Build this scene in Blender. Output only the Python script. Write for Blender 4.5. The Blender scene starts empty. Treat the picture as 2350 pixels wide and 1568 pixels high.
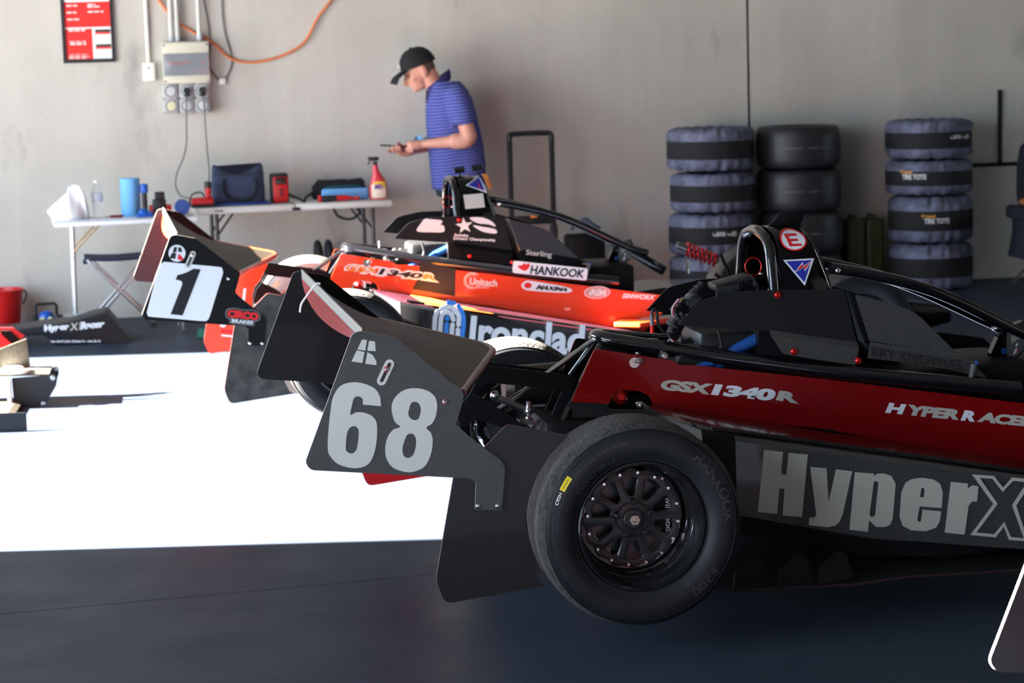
import bpy, bmesh, random
from math import *
from mathutils import Vector, Matrix

random.seed(7)
SC = bpy.context.scene
COL = SC.collection

# ------------------------------------------------------------------ camera
cam_data = bpy.data.cameras.new('camera')
cam = bpy.data.objects.new('camera', cam_data)
COL.objects.link(cam)
cam_data.sensor_width = 36.0
cam_data.lens = 79.66
cam_data.clip_end = 200
cam.matrix_world = (Matrix.Translation((-2.161, -15.063, 1.69)) @ Matrix.Rotation(-0.142, 4, 'Z')
                    @ Matrix.Rotation(pi / 2 - 0.128897, 4, 'X') @ Matrix.Rotation(-0.0296, 4, 'Z'))
cam_data.dof.use_dof = True
cam_data.dof.focus_distance = 6.25
cam_data.dof.aperture_fstop = 6.3
SC.camera = cam

# ------------------------------------------------------------------ light
world = bpy.data.worlds.new('world')
SC.world = world
world.use_nodes = True
bg = world.node_tree.nodes['Background']
bg.inputs[0].default_value = (0.62, 0.80, 1.0, 1)
bg.inputs[1].default_value = 3.9
sun_data = bpy.data.lights.new('sun', 'SUN')
sun_data.energy = 95
sun_data.angle = radians(0.53)
sun_data.color = (1.0, 0.93, 0.83)
sun = bpy.data.objects.new('sun', sun_data)
COL.objects.link(sun)
sun.rotation_euler = Vector((1.0, -0.15, -tan(radians(24)) * 1.011)).to_track_quat('-Z', 'Y').to_euler()
sun.location = (-8, -3, 6)
SC.view_settings.view_transform = 'Standard'
SC.view_settings.look = 'None'
SC.view_settings.exposure = 1.38
SC.view_settings.gamma = 1.0
SC.view_settings.use_curve_mapping = False

# ------------------------------------------------------------------ materials
def new_mat(name):
    m = bpy.data.materials.new(name)
    m.use_nodes = True
    return m, m.node_tree.nodes, m.node_tree.links, m.node_tree.nodes['Principled BSDF']

_mats = {}
def mat(name, col, rough=0.5, metal=0.0, coat=0.0, spec=0.5, trans=0.0, noise=0.0, nscale=20.0, bump=0.0, bscale=60.0, ior=1.45):
    """plain procedural material: base colour broken up by a little noise, optional bump"""
    if name in _mats: return _mats[name]
    m, N, L, p = new_mat(name)
    p.inputs['Base Color'].default_value = (*col, 1)
    p.inputs['Roughness'].default_value = rough
    p.inputs['Metallic'].default_value = metal
    p.inputs['Coat Weight'].default_value = coat
    p.inputs['Coat Roughness'].default_value = 0.04
    p.inputs['Specular IOR Level'].default_value = spec
    p.inputs['Transmission Weight'].default_value = trans
    p.inputs['IOR'].default_value = ior
    if noise or bump:
        tc = N.new('ShaderNodeTexCoord')
    if noise:
        n = N.new('ShaderNodeTexNoise'); n.inputs['Scale'].default_value = nscale; n.inputs['Detail'].default_value = 5
        L.new(tc.outputs['Object'], n.inputs['Vector'])
        r = N.new('ShaderNodeMapRange')
        r.inputs[1].default_value = 0.3; r.inputs[2].default_value = 0.7
        r.inputs[3].default_value = 1 - noise; r.inputs[4].default_value = 1 + noise
        L.new(n.outputs['Fac'], r.inputs[0])
        x = N.new('ShaderNodeVectorMath'); x.operation = 'SCALE'
        x.inputs[0].default_value = col
        L.new(r.outputs[0], x.inputs['Scale']); L.new(x.outputs[0], p.inputs['Base Color'])
    if bump:
        n = N.new('ShaderNodeTexNoise'); n.inputs['Scale'].default_value = bscale; n.inputs['Detail'].default_value = 4
        L.new(tc.outputs['Object'], n.inputs['Vector'])
        b = N.new('ShaderNodeBump'); b.inputs['Strength'].default_value = bump; b.inputs['Distance'].default_value = 0.01
        L.new(n.outputs['Fac'], b.inputs['Height']); L.new(b.outputs[0], p.inputs['Normal'])
    _mats[name] = m
    return m

def math_node(N, L, op, a, b=None, c=None):
    n = N.new('ShaderNodeMath'); n.operation = op
    for i, v in enumerate((a, b, c)):
        if v is None: continue
        if isinstance(v, (int, float)): n.inputs[i].default_value = v
        else: L.new(v, n.inputs[i])
    return n.outputs[0]

def carbon(name, dark, light, pitch=0.0021, rough=0.3, coat=0.6, flip=1, spec=0.5):
    """2x2 twill weave laid over the side view (x,z) of a panel"""
    m, N, L, p = new_mat(name)
    tc = N.new('ShaderNodeTexCoord'); sx = N.new('ShaderNodeSeparateXYZ')
    L.new(tc.outputs['Object'], sx.inputs[0])
    u = math_node(N, L, 'DIVIDE', math_node(N, L, 'ADD', sx.outputs[0], math_node(N, L, 'MULTIPLY', sx.outputs[1], 0.35)), pitch)
    v = math_node(N, L, 'DIVIDE', math_node(N, L, 'ADD', sx.outputs[2], math_node(N, L, 'MULTIPLY', sx.outputs[1], 0.35)), pitch)
    fu = math_node(N, L, 'FLOOR', u); fv = math_node(N, L, 'FLOOR', v)
    s = math_node(N, L, 'MULTIPLY', math_node(N, L, 'ADD', fu, math_node(N, L, 'MULTIPLY', fv, flip)), 0.25)
    k = math_node(N, L, 'LESS_THAN', math_node(N, L, 'FRACT', s), 0.49)
    mx = N.new('ShaderNodeMix'); mx.data_type = 'RGBA'
    mx.inputs[6].default_value = (*dark, 1); mx.inputs[7].default_value = (*light, 1)
    L.new(k, mx.inputs[0]); L.new(mx.outputs[2], p.inputs['Base Color'])
    p.inputs['Roughness'].default_value = rough
    p.inputs['Coat Weight'].default_value = coat; p.inputs['Coat Roughness'].default_value = 0.06
    p.inputs['Specular IOR Level'].default_value = spec
    return m

# ------------------------------------------------------------------ mesh helpers
class MB:
    """collects shapes into one bmesh"""
    def __init__(s): s.b = bmesh.new(); s.mi = 0
    def _face(s, vs):
        try:
            f = s.b.faces.new(vs); f.material_index = s.mi; return f
        except ValueError: return None
    def box(s, c, d, rot=None, bev=0.0):
        r = bmesh.ops.create_cube(s.b, size=1.0)
        vs = r['verts']
        M = Matrix.Translation(c) @ (rot.to_4x4() if rot else Matrix.Identity(4)) @ Matrix.Diagonal((*d, 1))
        bmesh.ops.transform(s.b, matrix=M, verts=vs)
        fs = list({f for v in vs for f in v.link_faces})
        for f in fs: f.material_index = s.mi
        if bev:
            es = list({e for v in vs for e in v.link_edges})
            bmesh.ops.bevel(s.b, geom=es, offset=bev, segments=2, affect='EDGES', profile=0.5, material=s.mi)
        return s
    def bar(s, a, b, w, h, up=(0, 0, 1), bev=0.0):
        a, b = Vector(a), Vector(b); d = b - a
        x = d.normalized(); y = Vector(up).cross(x).normalized(); z = x.cross(y)
        R = Matrix((x, y, z)).transposed()
        return s.box((a + b) / 2, (d.length, w, h), R, bev)
    def tube(s, pts, r, seg=10, caps=True, closed=False):
        pts = [Vector(p) for p in pts]; n = len(pts)
        rs = r if isinstance(r, (list, tuple)) else [r] * n
        rings = []; up = None
        for i, p in enumerate(pts):
            a = pts[i - 1] if (i or closed) else p
            c = pts[(i + 1) % n] if (i < n - 1 or closed) else p
            t = (c - a)
            t = t.normalized() if t.length > 1e-9 else Vector((0, 0, 1))
            if up is None:
                up = Vector((0, 0, 1)) if abs(t.z) < 0.9 else Vector((1, 0, 0))
            up = (up - t * up.dot(t))
            up = up.normalized() if up.length > 1e-6 else t.orthogonal().normalized()
            sd = t.cross(up)
            rings.append([s.b.verts.new(p + (up * cos(2 * pi * k / seg) + sd * sin(2 * pi * k / seg)) * rs[i]) for k in range(seg)])
        m = n if closed else n - 1
        for i in range(m):
            A, B = rings[i], rings[(i + 1) % n]
            for k in range(seg): s._face((A[k], A[(k + 1) % seg], B[(k + 1) % seg], B[k]))
        if caps and not closed:
            s._face(rings[0][::-1]); s._face(rings[-1])
        return s
    def lathe(s, prof, M=None, seg=32, a0=0.0, a1=2 * pi, close=False):
        """prof: (radius, height) list turned about local z, placed by matrix M"""
        M = M or Matrix.Identity(4)
        full = abs(a1 - a0 - 2 * pi) < 1e-6
        cols = []
        for k in range(seg if full else seg + 1):
            a = a0 + (a1 - a0) * k / seg
            cols.append([s.b.verts.new(M @ Vector((r * cos(a), r * sin(a), h))) for r, h in prof])
        n = len(cols); mp = len(prof)
        for k in range(n if full else n - 1):
            A, B = cols[k], cols[(k + 1) % n]
            for i in range(mp if close else mp - 1):
                j = (i + 1) % mp
                s._face((A[i], B[i], B[j], A[j]))
        return s
    def disc(s, M, r, seg=24, z=0.0):
        return s._face([s.b.verts.new(M @ Vector((r * cos(2 * pi * k / seg), r * sin(2 * pi * k / seg), z))) for k in range(seg)])
    def ball(s, c, r, seg=14, rings=8, rot=None):
        rr = r if isinstance(r, (list, tuple)) else (r, r, r)
        M = Matrix.Translation(c) @ (rot.to_4x4() if rot else Matrix.Identity(4)) @ Matrix.Diagonal((*rr, 1))
        res = bmesh.ops.create_uvsphere(s.b, u_segments=seg, v_segments=rings, radius=1.0, matrix=M)
        for v in res['verts']:
            for f in v.link_faces: f.material_index = s.mi
        return s
    def loft(s, secs, closed=True, caps=True):
        """secs: list of equal-length point rings"""
        R = [[s.b.verts.new(Vector(p)) for p in q] for q in secs]
        n = len(R[0])
        for i in range(len(R) - 1):
            for k in range(n if closed else n - 1):
                j = (k + 1) % n
                s._face((R[i][k], R[i][j], R[i + 1][j], R[i + 1][k]))
        if caps and closed:
            s._face(R[0][::-1]); s._face(R[-1])
        return s
    def quad(s, *p):
        return s._face([s.b.verts.new(Vector(q)) for q in p])
    def mesh(s, name, mats, smooth=35):
        me = bpy.data.meshes.new(name)
        bmesh.ops.recalc_face_normals(s.b, faces=s.b.faces)
        s.b.to_mesh(me); s.b.free()
        for m in (mats if isinstance(mats, (list, tuple)) else [mats]): me.materials.append(m)
        if smooth:
            me.polygons.foreach_set('use_smooth', [True] * len(me.polygons))
            me.set_sharp_from_angle(angle=radians(smooth))
        return me
    def obj(s, name, mats, parent=None, smooth=35, loc=None, rot=None):
        o = bpy.data.objects.new(name, s.mesh(name, mats, smooth))
        COL.objects.link(o)
        if parent: o.parent = parent
        if loc: o.location = loc
        if rot: o.rotation_euler = rot
        return o

def tag(o, label, cat, group=None):
    o['label'] = label; o['category'] = cat
    if group: o['group'] = group
    return o

def thing(name, label, cat, loc=(0, 0, 0), rotz=0.0, group=None):
    o = bpy.data.objects.new(name, None); COL.objects.link(o)
    o.location = loc; o.rotation_euler = (0, 0, rotz); o.empty_display_size = 0.1
    return tag(o, label, cat, group)

def struct(o):
    o['kind'] = 'structure'; return o

def copy_tree(o, parent=None):
    c = o.copy(); COL.objects.link(c)
    if parent: c.parent = parent
    for ch in list(o.children): copy_tree(ch, c)
    return c

def smooth_loop(pts, n=5, closed=True):
    """Catmull-Rom through the points"""
    P = [Vector((*p, 0)) if len(p) == 2 else Vector(p) for p in pts]; m = len(P); out = []
    for i in range(m if closed else m - 1):
        a, b, c, d = (P[(i + k - 1) % m] if closed else P[min(max(i + k - 1, 0), m - 1)] for k in range(4))
        for k in range(n):
            t = k / n
            out.append(0.5 * ((2 * b) + (c - a) * t + (2 * a - 5 * b + 4 * c - d) * t * t + (3 * b - a - 3 * c + d) * t ** 3))
    if not closed: out.append(P[-1])
    return [tuple(p[:len(pts[0])]) for p in out]

def round_poly(pts, r, seg=4):
    """round the corners of a 2-D polygon (r: one radius or one per corner)"""
    P = [Vector(p) for p in pts]; n = len(P); out = []
    for i in range(n):
        rr = r[i] if isinstance(r, (list, tuple)) else r
        b = P[i]; a = P[i - 1]; c = P[(i + 1) % n]
        u = (a - b); v = (c - b); lu, lv = u.length, v.length
        d = min(rr, lu * 0.45, lv * 0.45)
        if d <= 1e-5: out.append(tuple(b)); continue
        p, q = b + u / lu * d, b + v / lv * d
        for k in range(seg + 1):
            t = k / seg
            out.append(tuple((1 - t) ** 2 * p + 2 * t * (1 - t) * b + t * t * q))
    return out

def circle(cx, cy, r, n=24, ry=None):
    ry = ry or r
    return [(cx + r * cos(2 * pi * k / n), cy + ry * sin(2 * pi * k / n)) for k in range(n)]

def shape_mesh(loops, depth=0.0, bev=0.0):
    """filled flat shape (inner loops are holes), thickness depth, in the xy plane"""
    cu = bpy.data.curves.new('outline', 'CURVE'); cu.dimensions = '2D'; cu.fill_mode = 'BOTH'
    for lp in loops:
        sp = cu.splines.new('POLY'); sp.points.add(len(lp) - 1); sp.use_cyclic_u = True
        for i, p in enumerate(lp): sp.points[i].co = (p[0], p[1], 0, 1)
    cu.extrude = max(depth / 2 - bev, 0.0)
    if bev:
        cu.bevel_depth = bev; cu.bevel_resolution = 1; cu.offset = -bev
    o = bpy.data.objects.new('outline', cu)
    me = bpy.data.meshes.new_from_object(o)
    bpy.data.objects.remove(o); bpy.data.curves.remove(cu)
    me.materials.clear()
    return me

def plate(name, loops, f, mats, parent=None, depth=0.004, bev=0.0, smooth=30, inner=False):
    """a cut plate: 2-D outline loops mapped into place by f(u, v, w)"""
    me = shape_mesh(loops, depth, bev)
    mats = mats if isinstance(mats, (list, tuple)) else [mats]
    for m in mats: me.materials.append(m)
    if inner:
        for p in me.polygons:
            p.material_index = 1 if p.normal.z < -0.5 else (2 if len(mats) > 2 and abs(p.normal.z) < 0.5 else 0)
    for v in me.vertices: v.co = f(*v.co)
    b = bmesh.new(); b.from_mesh(me); bmesh.ops.remove_doubles(b, verts=b.verts, dist=1e-6)
    bmesh.ops.recalc_face_normals(b, faces=b.faces); b.to_mesh(me); b.free()
    me.name = name
    if smooth:
        me.polygons.foreach_set('use_smooth', [True] * len(me.polygons)); me.set_sharp_from_angle(angle=radians(smooth))
    o = bpy.data.objects.new(name, me); COL.objects.link(o)
    if parent: o.parent = parent
    return o

_text_cache = {}
def text_mesh(body, bold=0.0, shear=0.0, space=1.0, depth=0.0):
    cu = bpy.data.curves.new('letters', 'FONT'); cu.body = body; cu.size = 1.0
    cu.offset = bold; cu.shear = shear; cu.space_character = space; cu.extrude = depth; cu.resolution_u = 4
    o = bpy.data.objects.new('letters', cu)
    me = bpy.data.meshes.new_from_object(o)
    bpy.data.objects.remove(o); bpy.data.curves.remove(cu)
    me.materials.clear()
    return me

def lettering(name, body, quad, material, parent=None, bold=0.0, shear=0.0, space=1.0, off=(0, -0.0012, 0), f=None):
    """text stretched over the quad bottom-left, bottom-right, top-right, top-left (3-D points)"""
    me = text_mesh(body, bold, shear, space)
    xs = [v.co.x for v in me.vertices]; ys = [v.co.y for v in me.vertices]
    x0, x1, y0, y1 = min(xs), max(xs), min(ys), max(ys)
    bl, br, tr, tl = [Vector(q) for q in quad]; off = Vector(off)
    for v in me.vertices:
        s, t = (v.co.x - x0) / (x1 - x0), (v.co.y - y0) / (y1 - y0)
        v.co = (bl * (1 - s) + br * s) * (1 - t) + (tl * (1 - s) + tr * s) * t + off
    me.materials.append(material); me.name = name
    o = bpy.data.objects.new(name, me); COL.objects.link(o)
    if parent: o.parent = parent
    return o

# ================================================================== SETTING
def concrete(name, col, streak=0.055, blot=0.10, rough=0.75):
    m, N, L, p = new_mat(name)
    tc = N.new('ShaderNodeTexCoord')
    def noise(scale, detail, sc):
        mp = N.new('ShaderNodeMapping'); mp.inputs['Scale'].default_value = sc
        L.new(tc.outputs['Object'], mp.inputs['Vector'])
        n = N.new('ShaderNodeTexNoise'); n.inputs['Scale'].default_value = scale; n.inputs['Detail'].default_value = detail
        n.inputs['Roughness'].default_value = 0.62
        L.new(mp.outputs[0], n.inputs['Vector']); return n.outputs['Fac']
    def rng(x, a, b, c, d):
        r = N.new('ShaderNodeMapRange'); r.inputs[1].default_value = a; r.inputs[2].default_value = b
        r.inputs[3].default_value = c; r.inputs[4].default_value = d; L.new(x, r.inputs[0]); return r.outputs[0]
    st = rng(noise(5.0, 8, (1, 1, 0.05)), 0.32, 0.68, 1 - streak, 1 + streak)
    bl = rng(noise(1.3, 7, (1, 1, 0.7)), 0.3, 0.7, 1 - blot, 1 + blot)
    fn = rng(noise(55, 3, (1, 1, 1)), 0.2, 0.8, 0.94, 1.06)
    dk = rng(noise(2.3, 10, (1, 1, 0.45)), 0.60, 0.76, 1.0, 0.60)
    k = math_node(N, L, 'MULTIPLY', math_node(N, L, 'MULTIPLY', st, bl), math_node(N, L, 'MULTIPLY', fn, dk))
    x = N.new('ShaderNodeVectorMath'); x.operation = 'SCALE'; x.inputs[0].default_value = col
    L.new(k, x.inputs['Scale']); L.new(x.outputs[0], p.inputs['Base Color'])
    p.inputs['Roughness'].default_value = rough; p.inputs['Specular IOR Level'].default_value = 0.25
    b = N.new('ShaderNodeBump'); b.inputs['Strength'].default_value = 0.25; b.inputs['Distance'].default_value = 0.004
    L.new(noise(40, 5, (1, 1, 0.5)), b.inputs['Height']); L.new(b.outputs[0], p.inputs['Normal'])
    return m

M_wall = concrete('precast_concrete', (0.52, 0.49, 0.44))
M_ceiling = concrete('ceiling_concrete', (0.13, 0.13, 0.13), 0.03, 0.06)

def floor_paint():
    m, N, L, p = new_mat('floor_paint')
    tc = N.new('ShaderNodeTexCoord')
    def noise(scale, detail, sc, rg=0.6):
        mp = N.new('ShaderNodeMapping'); mp.inputs['Scale'].default_value = sc
        mp.inputs['Rotation'].default_value = (0, 0, 0.2)
        L.new(tc.outputs['Object'], mp.inputs['Vector'])
        n = N.new('ShaderNodeTexNoise'); n.inputs['Scale'].default_value = scale; n.inputs['Detail'].default_value = detail
        n.inputs['Roughness'].default_value = rg
        L.new(mp.outputs[0], n.inputs['Vector']); return n.outputs['Fac']
    def rng(x, a, b, c, d):
        r = N.new('ShaderNodeMapRange'); r.inputs[1].default_value = a; r.inputs[2].default_value = b
        r.inputs[3].default_value = c; r.inputs[4].default_value = d; L.new(x, r.inputs[0]); return r.outputs[0]
    k = math_node(N, L, 'MULTIPLY', rng(noise(1.2, 7, (1, 2.2, 1)), 0.3, 0.7, 0.88, 1.12), rng(noise(16, 6, (1, 3, 1)), 0.3, 0.7, 0.93, 1.07))
    scr = rng(noise(30, 2, (0.12, 3.5, 1), 0.4), 0.77, 0.80, 1.0, 1.5)
    k = math_node(N, L, 'MULTIPLY', k, scr)
    x = N.new('ShaderNodeVectorMath'); x.operation = 'SCALE'; x.inputs[0].default_value = (0.036, 0.047, 0.068)
    L.new(k, x.inputs['Scale']); L.new(x.outputs[0], p.inputs['Base Color'])
    L.new(rng(noise(3, 6, (1, 1, 1)), 0.3, 0.7, 0.36, 0.48), p.inputs['Roughness'])
    p.inputs['Specular IOR Level'].default_value = 0.05
    b = N.new('ShaderNodeBump'); b.inputs['Strength'].default_value = 0.06; b.inputs['Distance'].default_value = 0.004
    L.new(noise(90, 4, (1, 1, 1)), b.inputs['Height']); L.new(b.outputs[0], p.inputs['Normal'])
    return m
M_floor = floor_paint()
M_apron = concrete('apron_concrete', (0.36, 0.34, 0.30), 0.03, 0.08)
M_black = mat('black_plastic', (0.012, 0.012, 0.014), 0.45)
M_seal = mat('joint_sealant', (0.02, 0.018, 0.015), 0.8)

X0, X1, YB, HT = -6.0, 10.0, -17.0, 4.4
# floor: two cast bays either side of a saw-cut joint running along x
jy = lambda x: -7.709 + 0.1262 * x
b = MB()
for (ya0, ya1, yb0, yb1) in ((YB, YB, jy(X0) - .003, jy(X1) - .003), (jy(X0) + .003, jy(X1) + .003, 0.2, 0.2)):
    top = [(X0, ya0, 0), (X1, ya1, 0), (X1, yb1, 0), (X0, yb0, 0)]
    b.loft([[(x, y, -0.15) for x, y, z in top], top])
struct(b.obj('floor', M_floor, smooth=0))
b = MB(); b.loft([[(X0, jy(X0) - .004, -.02), (X1, jy(X1) - .004, -.02), (X1, jy(X1) + .004, -.02), (X0, jy(X0) + .004, -.02)],
                  [(X0, jy(X0) - .004, -.002), (X1, jy(X1) - .004, -.002), (X1, jy(X1) + .004, -.002), (X0, jy(X0) + .004, -.002)]])
struct(b.obj('trim_1', M_seal, smooth=0))
b = MB(); b.box((-16, -8, -.2), (20, 44, .3)); struct(b.obj('ground', M_apron, smooth=0))
b = MB(); b.box((20, -8, -.2), (20, 44, .3)); struct(b.obj('ground.001', M_apron, smooth=0))
# back wall of two precast panels with an open joint
b = MB(); b.box(((X0 + 1.656) / 2, .1, HT / 2), (1.656 - X0, .2, HT)); b.box(((X1 + 1.676) / 2, .1, HT / 2), (X1 - 1.676, .2, HT))
struct(b.obj('wall_back', M_wall, smooth=0))
b = MB(); b.box((1.666, .12, HT / 2), (.0205, .1, HT)); struct(b.obj('trim_2', M_seal, smooth=0))
# left wall: piers and lintel round the open roller door
EY0, EY1 = -15.4, -10.1                          # the next bay's open door, beside the photographer
DY0, DY1, DH = -6.66, -1.38, 3.25
b = MB()
b.box((X0 - .1, DY1 / 2 + .1, HT / 2), (.2, .2 - DY1, HT)); b.box((X0 - .1, (DY0 + EY1) / 2, HT / 2), (.2, DY0 - EY1, HT)); b.box((X0 - .1, (EY0 + YB) / 2, HT / 2), (.2, EY0 - YB, HT))
for d0, d1 in ((DY0, DY1), (EY0, EY1)): b.box((X0 - .1, (d0 + d1) / 2, (HT + DH) / 2), (.2, d1 - d0, HT - DH))
struct(b.obj('wall_left', M_wall, smooth=0))
# right wall: one door left open towards the paddock
b = MB()
b.box((X1 + .1, -1.3, HT / 2), (.2, 3.0, HT)); b.box((X1 + .1, -10.4, HT / 2), (.2, 13.2, HT))
b.box((X1 + .1, -3.3, 3.25), (.2, 1.0, 2.3))
struct(b.obj('wall_right', M_wall, smooth=0))
b = MB(); b.box(((X0 + X1) / 2, (YB + .2) / 2, HT + .1), (X1 - X0 + .4, .2 - YB, .2)); struct(b.obj('ceiling', M_ceiling, smooth=0))
b = MB(); b.box(((X0 + X1) / 2, YB - .1, HT / 2), (X1 - X0, .2, HT)); struct(b.obj('wall_front', concrete('dark_wall', (.10, .10, .10), .03, .06), smooth=0))
# dark rails screwed to the wall at the right
b = MB(); b.box((3.437, -.008, 1.045), (.028, .016, .52)); b.box((3.62, -.008, .792), (.9, .016, .026))
tag(b.obj('wall_rail', M_black, smooth=0), 'black upside-down T of thin rails on the concrete wall at far right', 'rail')

# ================================================================== ON THE WALL
M_grey_pvc = mat('grey_conduit', (0.55, 0.54, 0.50), 0.45)
M_white_pvc = mat('white_plastic', (0.78, 0.76, 0.70), 0.4)
M_beige = mat('beige_enclosure', (0.62, 0.59, 0.47), 0.45)
M_red = mat('red_print', (0.75, 0.02, 0.015), 0.5)
M_white = mat('white_print', (0.82, 0.82, 0.80), 0.5)
M_orange_cord = mat('orange_cord', (0.75, 0.20, 0.06), 0.55)
M_greycable = mat('grey_cable', (0.10, 0.10, 0.10), 0.55)
M_clear = mat('clear_cover', (0.75, 0.77, 0.80), 0.08, trans=0.85, ior=1.3)
M_sock = mat('socket_grey', (0.50, 0.50, 0.49), 0.4)

XZ = lambda y0: (lambda u, v, w: (u, y0 - w, v))
t = thing('framed_poster', 'red and white circuit notice in a black frame on the wall at left', 'poster', (-2.722, 0, 1.675))
def loc(o, p): o.parent = p; return o
def xz(y, dx, dz): return lambda u, v, w: (u + dx, y - w, v + dz)
plate('frame', [[(-.1655, 0), (.1655, 0), (.1655, .48), (-.1655, .48)], [(-.146, .022), (.146, .022), (.146, .46), (-.146, .46)]], xz(-.012, 0, 0), M_black, t, .022)
plate('sheet', [[(-.148, .02), (.148, .02), (.148, .462), (-.148, .462)]], xz(-.006, 0, 0), M_white, t, .006)
plate('red_field', [[(-.146, .228), (.146, .228), (.146, .39), (-.146, .39)]], xz(-.0105, 0, 0), M_red, t, .001)
plate('red_field', [[(-.146, .022), (.025, .022), (.025, .218), (-.146, .218)]], xz(-.0105, 0, 0), M_red, t, .001)
M_ink = mat('black_print', (0.02, 0.02, 0.02), 0.6)
for zz in (.195, .100):
    plate('table_heading', [[(.045, zz), (.142, zz), (.142, zz + .016), (.045, zz + .016)]], xz(-.0105, 0, 0), M_ink, t, .001)
    plate('table_heading', [[(.045, zz - .014), (.142, zz - .014), (.142, zz - .001), (.045, zz - .001)]], xz(-.0105, 0, 0), M_red, t, .001)
b = MB()
for (x0, x1, z, h) in ((-.13, -.06, .362, .012), (.005, .055, .366, .012), (.005, .082, .352, .012), (-.13, -.066, .318, .012), (.005, .105, .320, .012), (-.13, -.052, .274, .012),
                       (-.125, -.018, .202, .014), (-.122, -.016, .135, .006), (-.118, -.016, .115, .016), (-.126, -.006, .052, .004), (-.13, 0, .036, .008), (-.13, -.01, .027, .006)):
    n = max(3, int((x1 - x0) / .008))
    for k in range(n):
        if k % 5 == 4: continue
        b.box(((x0 + (x1 - x0) * (k + .45) / n), -.0112, z + h / 2), ((x1 - x0) / n * .78, .0006, h * (.75 + .25 * (k % 2))))
b.obj('printed_text', M_white, t, smooth=0)

t = thing('conduit', 'cream conduit running down to the small white switch box', 'pipe', (-2.3445, 0, 1.66))
MB().tube([(0, -.017, 0), (0, -.017, 1.5)], .0125, 14).obj('pipe', M_white_pvc, t)
t = thing('switch_box', 'small white switch box under the single cream conduit', 'switch', (-2.3455, 0, 1.545))
MB().box((0, -.02, .06), (.08, .04, .122), bev=.006).obj('housing', M_white_pvc, t)
MB().box((0, -.041, .086), (.010, .004, .010)).obj('screw', M_greycable, t)
for x, lab, r in ((-2.189, 'grey conduit at the left above the distribution board', .018), (-2.149, 'grey conduit second from left above the distribution board', .016), (-2.008, 'grey conduit on the right above the distribution board', .017)):
    t = thing('conduit', lab, 'pipe', (x, 0, 1.795), group='conduits above the distribution board')
    MB().tube([(0, -.05, 0), (0, -.05, 1.4)], r, 14).obj('pipe', M_grey_pvc, t)
    MB().tube([(0, -.05, 0), (0, -.05, .035)], r * 1.22, 14).obj('gland', mat('gland', (.42, .44, .48), .4), t)

t = thing('distribution_board', 'beige electrical distribution board with clear window on the wall', 'fuse box', (-2.104, 0, 1.526))
W2 = .150
MB().box((0, -.05, .133), (2 * W2, .10, .266), bev=.004).obj('housing', M_beige, t)
MB().box((0, -.103, .225), (2 * W2, .014, .072), bev=.004).obj('cover', M_beige, t)
MB().box((0, -.103, .023), (2 * W2, .014, .052), bev=.004).obj('cover', M_beige, t)
MB().box((0, -.101, .119), (.285, .004, .138)).obj('breaker_panel', mat('breaker_grey', (.34, .34, .37), .4), t)
b = MB()
for k in range(8): b.box((-.112 + k * .0185, -.106, .128), (.011, .012, .020))
b.box((.108, -.106, .128), (.012, .012, .026))
b.obj('breaker_toggles', mat('toggle_orange', (.80, .13, .05), .4), t)
MB().box((0, -.120, .119), (.288, .004, .142), bev=.001).obj('window', M_clear, t)
for sx in (-.137, .137):
    for z in (.246, .012):
        o = MB().lathe([(0, 0), (.006, 0), (.006, .002)], Matrix.Translation((sx, -.1105, z)) @ Matrix.Rotation(pi / 2, 4, 'X'), 10).obj('screw', M_black, t)
for k, (x, z, plug) in enumerate(((-2.211, 1.474, 0), (-2.108, 1.476, 1), (-2.0085, 1.476, 1), (-2.211, 1.379, 0), (-2.109, 1.378, 0), (-2.0085, 1.378, 0))):
    lab = ['empty grey round power socket, upper left under the distribution board', 'power socket with black plug, upper middle under the distribution board', 'power socket with black plug, upper right under the distribution board',
           'empty grey round power socket, lower left with yellowish face', 'clear-faced power socket, lower middle of the six', 'clear-faced power socket, lower right of the six'][k]
    t = thing('power_socket', lab, 'socket', (x, 0, z), group='power sockets under the distribution board')
    MB().box((0, -.042, 0), (.099, .084, .096), bev=.006).obj('housing', M_sock, t)
    Mx = Matrix.Translation((0, -.084, 0)) @ Matrix.Rotation(pi / 2, 4, 'X')
    MB().lathe([(.044, 0), (.044, .010), (.036, .012), (.033, .004), (0, .004)], Mx, 26).obj('ring', mat('socket_ring', (.36, .36, .36), .35), t)
    MB().lathe([(.030, .004), (.029, .011), (0, .013)], Mx, 22).obj('face', mat('socket_face%d' % (k == 3), (.66, .63, .42) if k == 3 else (.55, .55, .55), .3), t)
    for sx in (-1, 1):
        for sz in (-1, 1):
            MB().lathe([(0, .003), (.004, .003), (.004, 0)], Matrix.Translation((sx * .042, -.084, sz * .041)) @ Matrix.Rotation(pi / 2, 4, 'X'), 8).obj('screw', M_black, t)
    if plug:
        b = MB(); b.lathe([(.022, .0), (.022, .035), (.016, .04), (0, .04)], Mx, 18); b.box((0, -.115, -.030), (.036, .03, .016), bev=.004)
        b.obj('plug', M_black, t)
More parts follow.
